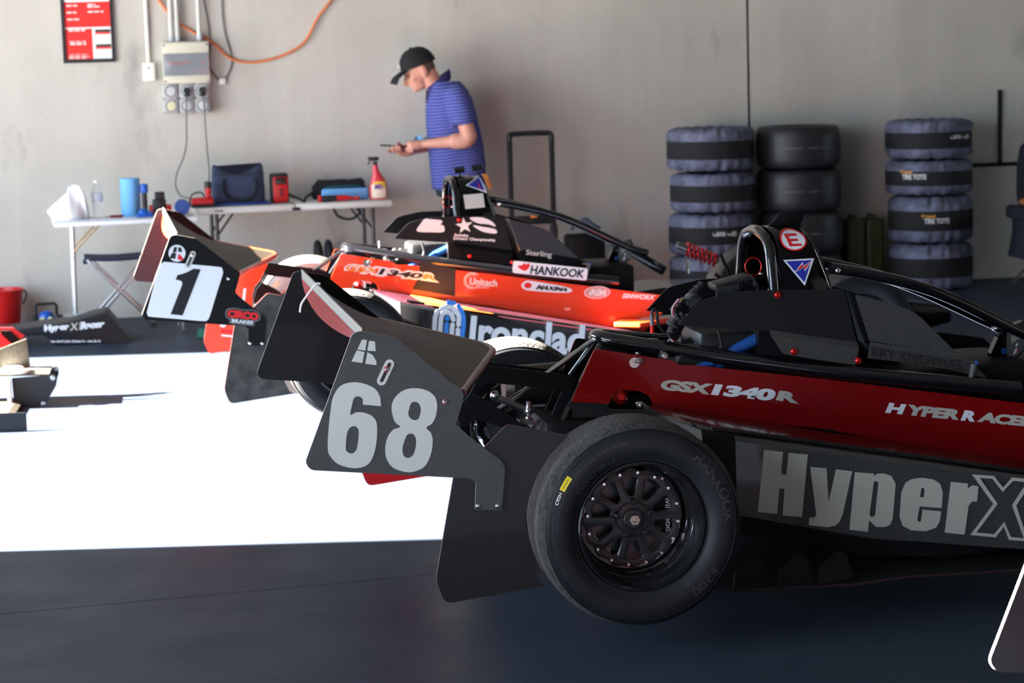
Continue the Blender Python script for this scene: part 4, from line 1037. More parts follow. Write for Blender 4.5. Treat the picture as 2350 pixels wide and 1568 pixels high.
    u = d.normalized(); v = u.orthogonal().normalized(); w_ = u.cross(v)
    for k in range(n * 16 + 1):
        a = 2 * pi * k / 16; hx.append(s0 + d * (.16 + .80 * k / (n * 16)) + (v * cos(a) + w_ * sin(a)) * .030)
    MB().tube(hx, .0065, 8).obj('coil_spring', M_redanod, car)
    b = MB(); b.tube([s0 - d * .08, s0 + d * .16], .020, 14); b.tube([s0 + d * .1, s1], .013, 12); b.obj('damper', M_alloy, car)
    # jacking points are hidden below; two small stands carry the car
    return car, dict(panel=pp, pod=pod, cover=cover, hoop=hp, endplates=[o for o in car.children if o.name.startswith('endplate')])

# ------------------------------------------------------------------ the black car, number 68
near, A = make_car('race_car', 'black and deep red open-wheel race car with number 68 on its rear wing plate', (-1.0088, -8.2146, .1075), radians(2.2), M_redpaint, False)
ep = A['endplates'][0]
def flat(name, loops, m, parent, y, depth=.001): return plate(name, loops, lambda u, v, w: (u, y + w, v), m, parent, depth, smooth=0)
Z68 = '600,580,.38265'
six = [(-.8213,.6787),(-.8015,.7079),(-.7702,.7169),(-.7371,.7115),(-.7079,.6955),(-.6954,.6715),(-.694,.6486),(-.7423,.6558),(-.7418,.6688),(-.7465,.6758),(-.7561,.6786),(-.7652,.6746),(-.7702,.6601),(-.7766,.6305),(-.76,.6363),(-.737,.6327),(-.7169,.6212),(-.707,.6004),(-.7095,.5556),(-.719,.5179),(-.7341,.4949),(-.7568,.4864),(-.7835,.4881),(-.8142,.4999),(-.8333,.5205),(-.8401,.5411),(-.8361,.5946),(-.8289,.6434)]
six_h = [(-.768,.5995),(-.7593,.5945),(-.7559,.5809),(-.7613,.543),(-.7685,.5299),(-.7776,.526),(-.7885,.5312),(-.7924,.5435),(-.788,.5783),(-.7802,.5949)]
eight = [(-.6661,.6429),(-.6562,.6693),(-.6332,.6872),(-.6062,.692),(-.575,.6862),(-.5517,.67),(-.5436,.6448),(-.5483,.6135),(-.5593,.5939),(-.5749,.5835),(-.5633,.5693),(-.5587,.5464),(-.5653,.5106),(-.5821,.4799),(-.6096,.4672),(-.6366,.4675),(-.6675,.4808),(-.6837,.5044),(-.6872,.5317),(-.6802,.5628),(-.6638,.5834),(-.6448,.5899),(-.6598,.6066)]
eight_a = [(-.6194,.6357),(-.6144,.6502),(-.6052,.6556),(-.5942,.6513),(-.5879,.6384),(-.5899,.6205),(-.5957,.6082),(-.607,.6057),(-.6179,.6131),(-.622,.6246)]
eight_b = [(-.6334,.5555),(-.6263,.5677),(-.615,.5701),(-.6062,.5628),(-.6033,.5446),(-.6087,.5201),(-.6172,.5075),(-.6307,.5056),(-.6394,.5143),(-.6405,.5333)]
def mixed(pts, hard):
    """smooth loop that keeps the listed corners sharp"""
    out = []; n = len(pts); sm_ = smooth_loop(pts, 4)
    for i in range(n):
        for k in range(4):
            if k and (i in hard or (i + 1) % n in hard):
                a, c = pts[i], pts[(i + 1) % n]
                if i in hard and (i + 1) % n in hard: continue
                out.append(sm_[i * 4 + k]) if False else out.append((a[0] + (c[0] - a[0]) * k / 4, a[1] + (c[1] - a[1]) * k / 4))
            else: out.append(sm_[i * 4 + k])
    return out
flat('digit', [mixed(six, (6, 7)), smooth_loop(six_h, 4)], M_vinyl, ep, -.8840)
flat('digit', [smooth_loop(eight, 4), smooth_loop(eight_a, 4), smooth_loop(eight_b, 4)], M_vinyl, ep, -.8840)
for q in ([(-.7379,.8296),(-.7247,.8276),(-.7306,.7994),(-.7513,.8041)], [(-.7195,.8251),(-.704,.8229),(-.7028,.797),(-.7249,.7991)], [(-.7527,.8015),(-.7326,.796),(-.7394,.7669),(-.768,.7729)], [(-.725,.7951),(-.7107,.7863),(-.7024,.7703),(-.702,.7591),(-.732,.7647)]):
    flat('logo', [q], M_vinyl, ep, -.8840)
def capsule(a, b, r, n=10):
    a, b = Vector(a), Vector(b); d = (b - a).normalized(); th = atan2(d.y, d.x)
    return [(b.x + r * cos(th - pi / 2 + pi * k / n), b.y + r * sin(th - pi / 2 + pi * k / n)) for k in range(n + 1)] + [(a.x + r * cos(th + pi / 2 + pi * k / n), a.y + r * sin(th + pi / 2 + pi * k / n)) for k in range(n + 1)]
def slot(ep, a, b, bolt, bolt2=None):
    flat('slot_patch', [capsule(a, b, .0125)], M_vinyl, ep, -.8842)
    flat('slot', [capsule(a, b, .0042)], M_blk_vinyl, ep, -.8850)
    for c in ([bolt] + ([bolt2] if bolt2 else [])):
        flat('washer', [circle(c[0], c[1], .0075, 18)], M_red_logo, ep, -.8856)
        b_ = MB(); b_.lathe([(.006, 0), (.006, .002), (.003, .003), (0, .002)], Matrix.Translation((c[0], -.8860, c[1])) @ OUT, 14); b_.obj('bolt', M_bolt, ep)
q = [(-.6676,.7603),(-.6902,.7169),(-.6757,.7474),(-.5222,.6503)]
slot(ep, q[0], q[1], q[2], q[3])
# side panel lettering
pp = A['panel']
for txt, quad, m in (('GSX', [(.2464,-.1571,.5363),(.4007,-.1741,.5138),(.4146,-.1756,.5469),(.2604,-.1586,.568)], M_vinyl_d), ('1340', [(.4047,-.1745,.5137),(.5957,-.1955,.4856),(.611,-.1972,.5214),(.42,-.1762,.5467)], M_vinyl_w), ('R', [(.6038,-.1964,.4893),(.6761,-.2044,.4741),(.6712,-.2038,.5095),(.6163,-.1978,.5185)], M_vinyl_d),
                     ('H', [(.9414,-.2336,.436),(.9941,-.2394,.4284),(1.0079,-.2409,.4591),(.9552,-.2351,.4667)], M_vinyl_w), ('YPER', [(.9995,-.2399,.4268),(1.1704,-.2587,.4034),(1.1841,-.2603,.4341),(1.0133,-.2415,.4589)], M_vinyl_d), ('R', [(1.1758,-.2593,.4018),(1.2207,-.2643,.3958),(1.2344,-.2658,.4266),(1.1895,-.2608,.4339)], M_vinyl_w), ('ACER', [(1.2261,-.2649,.3956),(1.4062,-.2847,.3703),(1.4198,-.2862,.4011),(1.2398,-.2664,.4263)], M_vinyl_d)):
    lettering('lettering', txt, sm(quad, .0042), m, pp, bold=.06, space=.94, off=(0, 0, 0))
# sidepod lettering, cut from the outlines of the heavy block letters
hp = [[[(.4431,.4127),(.4997,.4035),(.4934,.3378),(.5096,.3358),(.5169,.4001),(.5743,.3912),(.5546,.2085),(.496,.2173),(.5031,.2953),(.4879,.2973),(.4794,.2232),(.4221,.2319)]],
      [[(.5812,.3548),(.6305,.3473),(.6357,.2466),(.6587,.3427),(.7082,.3337),(.6785,.2099),(.6683,.1864),(.6533,.1757),(.6309,.1734),(.575,.183),(.5768,.2061),(.5916,.2046),(.5976,.2105),(.5968,.2226)]],
      [[(.7161,.3308),(.7743,.3223),(.7732,.3151),(.7842,.3217),(.8042,.3209),(.8266,.3131),(.8404,.289),(.8306,.1851),(.8219,.1672),(.8063,.1619),(.7803,.1637),(.758,.1842),(.7542,.1514),(.6979,.161)], [(.7741,.2996),(.7855,.2988),(.7875,.2924),(.7766,.1985),(.7716,.1949),(.7631,.1955),(.7597,.2035)]],
      [[(.8917,.2998),(.9218,.3008),(.957,.2937),(.9771,.2792),(.9851,.2529),(.9818,.2067),(.9137,.2161),(.9059,.1801),(.9084,.1711),(.917,.1705),(.9222,.2058),(.9802,.1971),(.9755,.168),(.9638,.1493),(.9319,.1407),(.8881,.1461),(.8615,.1611),(.8517,.1886),(.8573,.2612),(.8705,.2895)], [(.9191,.2713),(.9267,.2703),(.9291,.2638),(.9265,.2421),(.9149,.2438)]],
      [[(1.01,.283),(1.0631,.2747),(1.062,.2601),(1.0757,.2685),(1.096,.2642),(1.0908,.2181),(1.0756,.2201),(1.0649,.2085),(1.0523,.1221),(.9905,.1327)]],
      [[(1.0759,.3007),(1.1444,.2924),(1.1724,.2554),(1.2005,.2839),(1.267,.2738),(1.2132,.1987),(1.2516,.0877),(1.19,.0969),(1.1747,.1374),(1.1491,.1071),(1.0701,.1199),(1.1417,.2084)], [(1.0997,.2889),(1.1383,.284),(1.1713,.2422),(1.204,.2739),(1.2465,.2663),(1.2004,.2006),(1.2372,.0986),(1.1967,.1053),(1.1758,.1521),(1.144,.1173),(1.089,.126),(1.1554,.2075)]]]
for lp in hp: flat('lettering', lp, M_vinyl_d, A['pod'], -.6045)
# cockpit name in raised letters, hoop decals
hoop = A['hoop']
q = [(.8931,.6125),(1.1868,.5557),(1.1848,.5851),(.8958,.6443)]
lettering('lettering', 'RRY KNOWLES', [(x, -.2465 - .010 * (k < 2), z) for k, (x, z) in enumerate(q)], M_blk_vinyl, A['cover'], bold=.0, off=(0, -.003, 0))
def arch_y(z, y0=.193, hz=.815, ht=1.012):
    return arch_w(min(1, max(0, (z - hz - .02) / (ht - hz - .02))))
def on_hoop(name, loops, m, lift):
    me = shape_mesh(loops, 0)
    b_ = bmesh.new(); b_.from_mesh(me); bmesh.ops.triangulate(b_, faces=b_.faces); bmesh.ops.subdivide_edges(b_, edges=b_.edges, cuts=3, use_grid_fill=True)
    for v in b_.verts: v.co = (v.co.x, -(arch_y(v.co.y) + lift), v.co.y + .5 * lift * max(0, (v.co.y - .93) / .08))
    b_.to_mesh(me); b_.free(); me.materials.append(m)
    o = bpy.data.objects.new(name, me); COL.objects.link(o); o.parent = hoop; return o
def hoop_pts(pts):                              # follow the wrap of the panel: find z for each height on the curved flank
    return pts
E0 = [(.6826,.9728)][0]
on_hoop('roundel', [circle(E0[0], E0[1], .0420, 40, .0315)], M_red_logo, .0028)
on_hoop('roundel_face', [circle(E0[0], E0[1], .0365, 40, .0270)], M_vinyl_w, .0040)
on_hoop('lettering', [[(E0[0] + x * .0205 + .18 * -y * .02, E0[1] + y * .0175) for x, y in ((-1, -1), (.95, -1), (.95, -.62), (-.45, -.62), (-.45, -.2), (.7, -.2), (.7, .18), (-.45, .18), (-.45, .62), (.9, .62), (.9, 1), (-1, 1))]], M_red_logo, .0050)
tri = [(.641,.9164),(.7405,.9171),(.7034,.836)]
on_hoop('triangle', [tri], M_vinyl_w, .0022)
on_hoop('triangle_face', [[(.6505,.9119),(.7308,.9122),(.7022,.8468)]], M_blue_logo, .0034)
on_hoop('bolt_mark', [[(.6721,.8763),(.7016,.9083),(.7042,.8961),(.7335,.9121),(.7068,.8787),(.7028,.8909)]], M_vinyl_w, .0042)
on_hoop('bolt_mark', [[(.6778,.8814),(.7002,.903),(.7028,.8922),(.7279,.9084),(.7068,.884),(.7029,.8962)]], M_red_logo, .0050)
fin = [(.6494,1.0029),(.6538,1.0164),(.6681,1.028),(.6826,1.0479),(.7025,1.0552),(.7521,1.0545),(.7633,1.0431),(.7617,1.0282),(.753,1.0121),(.7528,1.0012)]
plate('headrest_fin', [smooth_loop(fin, 3)], lambda u, v, w: (u, w, v - .004), M_satin, near, .012, .003)

# ------------------------------------------------------------------ the orange-red car, number 1
M_1 = M_orangered
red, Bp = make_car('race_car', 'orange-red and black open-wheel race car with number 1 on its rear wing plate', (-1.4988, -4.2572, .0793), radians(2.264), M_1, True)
ep = Bp['endplates'][0]; pp = Bp['panel']
flat('number_panel', [smooth_loop([(-.7991,.7329),(-.7853,.735),(-.6735,.719),(-.5584,.7027),(-.5471,.6958),(-.5433,.6811),(-.5456,.6672),(-.5778,.5792),(-.6097,.4883),(-.6215,.4735),(-.6383,.4695),(-.7507,.4848),(-.8626,.4997),(-.8746,.5059),(-.8787,.5187),(-.8752,.5324),(-.8469,.623),(-.8196,.7052),(-.8119,.7229)], 3)], M_vinyl_w, ep, -.8840)
flat('digit', [[(-.6688,.7004),(-.6387,.6959),(-.726,.4989),(-.7777,.5066),(-.7339,.605),(-.721,.6342),(-.7216,.6449),(-.7263,.6501),(-.7357,.6539),(-.7488,.6559),(-.7393,.6764),(-.7193,.6796),(-.6942,.6882)]], M_blk_vinyl, ep, -.8852)
flat('logo', [circle(*[(-.737,.7708)][0], .0365, 32)], M_vinyl_w, ep, -.8840)
for k, q in enumerate(([(-.748,.7986),(-.7362,.7972),(-.7394,.7779),(-.756,.7745)], [(-.7302,.7964),(-.718,.7944),(-.7148,.7748),(-.7312,.7767)], [(-.7588,.7724),(-.741,.7733),(-.745,.747),(-.7708,.7507)], [(-.7316,.7678),(-.7236,.7625),(-.7102,.7446),(-.7124,.7386),(-.7356,.743)])):
    flat('logo', [q], M_red_logo if k == 3 else M_blk_vinyl, ep, -.8852)
q = [(-.6691,.765),(-.6923,.7173),(-.673,.7574)]; slot(ep, q[0], q[1], q[2])
def dq(pts, y=-.8855): return [(x, y, z) for x, z in pts]
q = [(-.5386,.4762),(-.3974,.4517),(-.3916,.4975),(-.5328,.5218)]
flat('sticker', [smooth_loop([(-.5416,.4936),(-.5311,.5179),(-.4969,.52),(-.4594,.5105),(-.4215,.5086),(-.3937,.4938),(-.391,.4687),(-.4086,.4561),(-.4804,.4655),(-.5275,.4718)], 3)], mat('border_grey', (.16, .16, .16), .5), ep, -.8840)
flat('sticker', [smooth_loop([(-.5378,.4953),(-.5275,.5139),(-.4971,.5162),(-.4596,.5067),(-.4217,.5048),(-.3976,.492),(-.3947,.4708),(-.4104,.46),(-.4802,.4694),(-.5254,.4755)], 3)], M_blk_vinyl, ep, -.8843)
lettering('lettering', 'CIRCO', dq([(-.5346,.4817),(-.4009,.4596),(-.3956,.4939),(-.5293,.5159)]), M_red_logo, ep, bold=.075)
flat('sticker', [[(-.5234,.4773),(-.4142,.4583),(-.419,.4355),(-.5264,.4545)]], mat('border_grey', (.16, .16, .16), .5), ep, -.8846)
flat('sticker', [[(-.5198,.4733),(-.4181,.4566),(-.4227,.4395),(-.5224,.4581)]], M_blk_vinyl, ep, -.8849)
lettering('lettering', 'BRAKES', dq([(-.5167,.4578),(-.4244,.4435),(-.4218,.4587),(-.5142,.473)]), M_vinyl_w, ep, bold=.03)
# colour blocks on the panel
SP = lambda pts: [(x, z) for x, y, z in pts]
def on_panel(name, loop, m, d=.0040): return plate(name, [loop], lambda u, v, w: (u, -(LS(u) + d) + w, v), m, pp, .0004, smooth=0)
on_panel('black_band', SP([(.427,-.177,.6245),(.5922,-.1951,.5894),(.5835,-.1942,.4483),(.3812,-.1719,.4892),(.4096,-.1751,.538)]), M_blk_vinyl)
on_panel('black_band', SP([(.5964,-.1956,.5913),(.8156,-.2197,.5479),(.8189,-.2201,.5893),(.5974,-.1957,.6224)]), M_blk_vinyl)
for sg_t, quad, m, bold in (('GSX', [(.0569,-.1363,.5842),(.2258,-.1548,.5593),(.2478,-.1573,.602),(.0789,-.1387,.6248)], M_vinyl_w, .12), ('GSX', [(.0654,-.1372,.5922),(.2179,-.154,.5679),(.2394,-.1563,.5961),(.0848,-.1393,.6184)], M_orange, .03), ('1340', [(.2134,-.1535,.5577),(.4298,-.1773,.5289),(.4538,-.1799,.5675),(.2355,-.1559,.6025)], M_vinyl_w, .13), ('1340', [(.2239,-.1546,.5656),(.4219,-.1764,.5375),(.4433,-.1788,.5616),(.2434,-.1568,.5939)], M_blk_vinyl, .04), ('R', [(.4217,-.1764,.5313),(.5116,-.1863,.5155),(.5049,-.1855,.5594),(.4436,-.1788,.5699)], M_vinyl_w, .13), ('R', [(.4322,-.1775,.5371),(.4996,-.185,.5242),(.4943,-.1844,.5514),(.4494,-.1794,.5614)], M_orange, .04)):
    lettering('lettering', sg_t, sm(quad, .0046 + .001 * (bold < .1)), m, pp, bold=bold, off=(0, 0, 0))
lettering('lettering', 'Unitech', sm([(.6533,-.2019,.5019),(.7828,-.2161,.4866),(.7859,-.2164,.5198),(.6564,-.2022,.535)], .005), M_vinyl_w, pp, bold=.02, off=(0, 0, 0))
lettering('lettering', 'SECURITY', sm([(.6837,-.2052,.4841),(.7495,-.2124,.4774),(.7499,-.2125,.4899),(.6841,-.2052,.4966)], .005), M_vinyl_w, pp, off=(0, 0, 0))
c = [(.6662,-.2033,.5201)][0]
ar = lambda r0, r1, a0, a1: [(c[0] + r0 * cos(radians(a0 + (a1 - a0) * k / 20)), c[2] + r0 * sin(radians(a0 + (a1 - a0) * k / 20))) for k in range(21)] + [(c[0] + r1 * cos(radians(a1 + (a0 - a1) * k / 20)), c[2] + r1 * sin(radians(a1 + (a0 - a1) * k / 20))) for k in range(21)]
on_panel('logo', ar(.036, .039, 40, 300), M_vinyl_w, .005); on_panel('logo', ar(.028, .031, 60, 280), M_vinyl_w, .005)
on_panel('sticker', smooth_loop(SP([(.8986,-.2288,.4885),(.9178,-.231,.5087),(.953,-.2348,.5073),(1.1219,-.2534,.4697),(1.1192,-.2531,.4448),(.9578,-.2354,.4592),(.9126,-.2304,.4692)]), 3), M_vinyl_w, .005)
lettering('lettering', 'MAXIMA', sm([(.9643,-.2361,.4673),(1.1131,-.2524,.4513),(1.1198,-.2532,.4677),(.9732,-.237,.4899)], .0058), M_blk_vinyl, pp, bold=.06, shear=.3, off=(0, 0, 0))
on_panel('sticker', circle(*[ (p[0], p[2]) for p in [(.9296,-.2323,.4874)]][0], .018, 24, .014), M_red_logo, .0054)
for k, (ra, rb, m) in enumerate(((.062, .030, M_vinyl_w), (.056, .026, M_1), (.050, .022, M_vinyl_d))):
    cc = [(1.2583,-.2684,.4416)][0]
    on_panel('logo', circle(cc[0], cc[2], ra, 36, rb), m, .005 + .0005 * k)
lettering('lettering', 'AiM', sm([(1.2185,-.264,.4306),(1.2973,-.2727,.4192),(1.3002,-.273,.4526),(1.2234,-.2646,.4617)], .0072), M_vinyl_w, pp, bold=.03, off=(0, 0, 0))
lettering('lettering', 'SIMWORX', sm([(1.3741,-.2812,.41),(1.5344,-.2988,.3935),(1.5391,-.2993,.4185),(1.3788,-.2817,.4329)], .005), M_vinyl_w, pp, bold=.05, shear=.3, off=(0, 0, 0))
on_panel('sticker', round_poly(SP([(.853,-.2238,.5527),(1.2037,-.2624,.5022),(1.2114,-.2633,.5603),(.8588,-.2245,.6108)]), .012), M_vinyl_w, .030)
lettering('lettering', 'HANKOOK', sm([(.9354,-.2329,.5434),(1.1895,-.2608,.5152),(1.1988,-.2619,.5545),(.9428,-.2337,.5869)], .0315), M_blk_vinyl, pp, bold=.03, shear=.05, off=(0, 0, 0))
on_panel('logo', smooth_loop(SP([(.8786,-.2266,.583),(.9015,-.2292,.5884),(.9101,-.2301,.5985),(.9181,-.231,.5899),(.9327,-.2326,.5956),(.9343,-.2328,.5789),(.9172,-.2309,.5608),(.8967,-.2286,.5657)]), 3), M_red_logo, .0315)
# sidepod: fingerprint emblem, wordmark and orange flash
pod = Bp['pod']
ZI = -.6050
def stroke(pts, wd, n=8):
    P = [Vector(p) for p in pts]; L, R_ = [], []
    for i, p in enumerate(P):
        t = (P[min(i + 1, len(P) - 1)] - P[max(i - 1, 0)]).normalized(); nn = Vector((-t.y, t.x))
        L.append(p + nn * wd); R_.append(p - nn * wd)
    def cap(c, a, sgn): return [tuple(c + wd * Vector((cos(a + sgn * pi * k / n), sin(a + sgn * pi * k / n)))) for k in range(1, n)]
    t1 = (P[-1] - P[-2]).normalized(); t0 = (P[1] - P[0]).normalized()
    a1 = atan2(t1.y, t1.x) + pi / 2; a0 = atan2(-t0.y, -t0.x) + pi / 2
    return [tuple(p) for p in L] + cap(P[-1], a1, -1) + [tuple(p) for p in R_[::-1]] + cap(P[0], a0, -1)
for pts, m in (([(.4358,.426),(.4254,.4055),(.4202,.3635),(.4141,.2984)], M_vinyl_w), ([(.4555,.4385),(.477,.447),(.502,.4438),(.5226,.4236),(.5334,.4),(.531,.3616)], M_vinyl_w),
               ([(.4412,.3009),(.4453,.343),(.4523,.4002),(.4625,.417),(.4819,.4218),(.499,.4113),(.5078,.3859)], M_vinyl_w), ([(.5032,.3631),(.498,.3248),(.4951,.2942)], M_vinyl_w), ([(.5275,.3387),(.5233,.2927)], M_vinyl_w),
               ([(.533,.4481),(.5477,.4223),(.5549,.3835),(.5507,.3375),(.5458,.3069)], M_sky_blue), ([(.4873,.4657),(.5134,.4605)], M_sky_blue), ([(.4762,.3664),(.4708,.3186)], M_sky_blue), ([(.4799,.3958),(.4802,.3919)], M_sky_blue)):
    flat('emblem', [stroke(smooth_loop(pts, 5, False), .0105)], m, pod, ZI)
lettering('lettering', 'Ironclad', [(x, ZI, z) for x, z in [(.5746,.2649),(1.1105,.1795),(1.1247,.3293),(.5912,.401)]], M_vinyl_w, pod, bold=.035, off=(0, 0, 0))
# orange flash across the ledge and the forward corner of the pod
def on_ledge(name, pts, m): return plate(name, [pts], lambda u, v, w: (u, v, SPR(u) + .0065 + w), m, pod, .001, smooth=0)
on_ledge('orange_flash', [(.385, -.585), (.70, -.585), (.67, -.54), (.46, -.21), (.37, -.19)], M_orange)
lip = plate('inlet_lip', [round_poly([(1.3046,-.4037),(1.4147,-.4896),(1.5845,-.364),(1.8364,-.3088),(1.8752,-.1713),(1.5653,.0317)], .01)], lambda u, v, w: (u, v, .300 + w), M_orangered, red, .02, .002)
plate('lip_patch', [[(1.4278,-.3674),(1.5792,-.3429),(1.7832,-.2265),(1.6262,-.076)]], lambda u, v, w: (u, v, .3108 + w), M_white, lip, .0006, smooth=0)
for x in (1.50, 1.72): MB().box((x, -.28, .25), (.02, .02, .10)).obj('lip_bracket', M_satin, lip)
# engine cover emblems
cov = Bp['cover']
def on_cover(name, loops, m, d=.0015): return plate(name, loops, lambda u, v, w: (u, -.2035 - d + w, v), m, cov, .0004, smooth=0)
star = []
for k in range(10):
    r = .040 if k % 2 == 0 else .016; a = radians(95 + 36 * k); cc = [(.6375,.7825)][0]
    star.append((cc[0] + r * cos(a) * 1.1, cc[1] + r * sin(a)))
on_cover('emblem', [star], M_vinyl_w)
on_cover('emblem', [smooth_loop([(.6638,.8185),(.7224,.8181),(.7701,.7975),(.7882,.7718),(.7528,.7837),(.7007,.7922)], 3)], M_vinyl_w)
on_cover('emblem', [smooth_loop([(.6794,.7827),(.7211,.7747),(.7857,.7595),(.7893,.7386),(.7349,.7472),(.7018,.7631)], 3)], M_vinyl_w)
on_cover('emblem', [smooth_loop([(.4119,.7654),(.4233,.7938),(.4512,.8214),(.472,.8205),(.532,.8118),(.5251,.7915),(.5395,.7867),(.5386,.7578),(.4802,.7583)], 3)], M_vinyl_w)
lettering('lettering', 'Australian', [(x, -.2055, z) for x, z in [(.5858,.7351),(.6546,.7279),(.6572,.7423),(.5884,.7495)]], M_vinyl_w, cov, bold=.03, off=(0, 0, 0))
lettering('lettering', "Drivers' Championship", [(x, -.2055, z) for x, z in [(.583,.7145),(.7838,.6973),(.7864,.7138),(.5857,.733)]], M_vinyl_w, cov, bold=.03, off=(0, 0, 0))
lettering('lettering', 'Sterling', [(x, -.2525, z) for x, z in [(.9196,.628),(1.0437,.6098),(1.0488,.6429),(.9247,.661)]], M_vinyl, cov, bold=.02, off=(0, -.002, 0))
# decals, pods and plate on its hoop
hoop = Bp['hoop']
on_hoop('triangle', [[(.6591,.9697),(.7358,1.0101),(.7564,.9307)]], M_vinyl_w, .0022)
on_hoop('triangle_face', [[(.6695,.9693),(.7314,1.002),(.7462,.9414)]], M_blue_logo, .0034)
on_hoop('bolt_mark', [[(.7035,.9824),(.7283,.9711),(.7237,.9589),(.7461,.9373),(.7174,.9591),(.722,.9714)]], M_red_logo, .0048)
on_hoop('notice', [[(.6418,.9262),(.7382,.9305),(.7424,.8642),(.648,.8599)]], mat('paper_notice', (.55, .58, .55), .6), .0025)
for x, z in [(.6534,1.0341),(.7387,1.0413)]:
    b_ = MB(); b_.tube([(x - .022, 0, z - .002), (x + .026, 0, z + .004)], .014, 14); b_.tube([(x + .004, 0, z - .015), (x + .008, 0, z - .04)], .006, 8); b_.obj('camera_pod', M_black, red)
plate('orange_trim', [SP([(p[0], 0, p[1]) for p in [(.7572,1.0163),(.7762,1.0134),(.7997,.9498),(.791,.9418)]])], lambda u, v, w: (u, -.06 + w, v), M_orange, red, .05)
# dark cloth-like padding and a grey mirror by the wheel of the orange car
m_ = [(1.6818,.6409),(1.6871,.5768)]
MB().box(([(1.7274,.6468)][0][0], -.2, [(1.7252,.537)][0][1]), (.012, .05, .07), bev=.006).obj('mirror', mat('mirror_grey', (.40, .42, .42), .15, .8), red)
q = [(2.989,.0287),(3.3326,-.0159),(3.3326,.0572),(2.9894,.1012)]
lettering('lettering', 'ÖHLINS', [(x, -.826, z) for x, z in [(2.8491,.0776),(3.1128,.0425),(3.1129,.1128),(2.8494,.1517)]], M_vinyl_w, red, bold=.02, off=(0, -.006, 0))
# writing on the inside of its far fence
fence = [o for o in red.children if o.name.startswith('diffuser_fence')][1]
def inner(name, pts, m): return plate(name, [pts], lambda u, v, w: (u, .8628 + w, v), m, fence, .0006, smooth=0)
inner('sponsor_mark', [(-.4739,.2506),(-.4362,.2487),(-.4526,.2293),(-.4746,.2349)], M_white); inner('sponsor_mark', [(-.4698,.1941),(-.399,.1836),(-.3994,.1746),(-.4702,.185)], M_white); inner('sponsor_mark', [(-.4686,.2211),(-.4021,.2131),(-.4029,.1951),(-.4694,.2031)], M_red_logo)
inner('sponsor_mark', [(-.3458,.4267),(-.3324,.426),(-.3421,.3589),(-.3552,.3641)], M_white)

# ------------------------------------------------------------------ a third car, only the corner of its wing plate in view
third, Cp = make_car('race_car', 'nearest race car at the lower right corner, only its carbon wing plate in view', (.20725, -11.98812, .029), radians(2.2), M_satin, False, M_satin)

# stands carrying the cars
M_stand = mat('stand_black', (.02, .02, .022), .5)
for root, nm, hh in ((near, 'the black number 68 car', .1075), (red, 'the orange-red number 1 car', .0793)):
    for k, x in enumerate((.25, 1.9)):
        p = root.matrix_basis @ Vector((x, .25, 0)); h = hh + (.026 if k else .026)
        t = thing('jack_stand', 'low dark stand under the %s floor of %s' % (('rear', 'front')[k], nm), 'stand', (p.x, p.y, 0), radians(2.2), 'stands under the cars')
        MB().box((0, 0, .012), (.30, .22, .024), bev=.004).obj('base', M_stand, t)
        MB().box((0, 0, (h - .02) / 2 + .01), (.10, .10, h - .022), bev=.004).obj('column', M_stand, t)

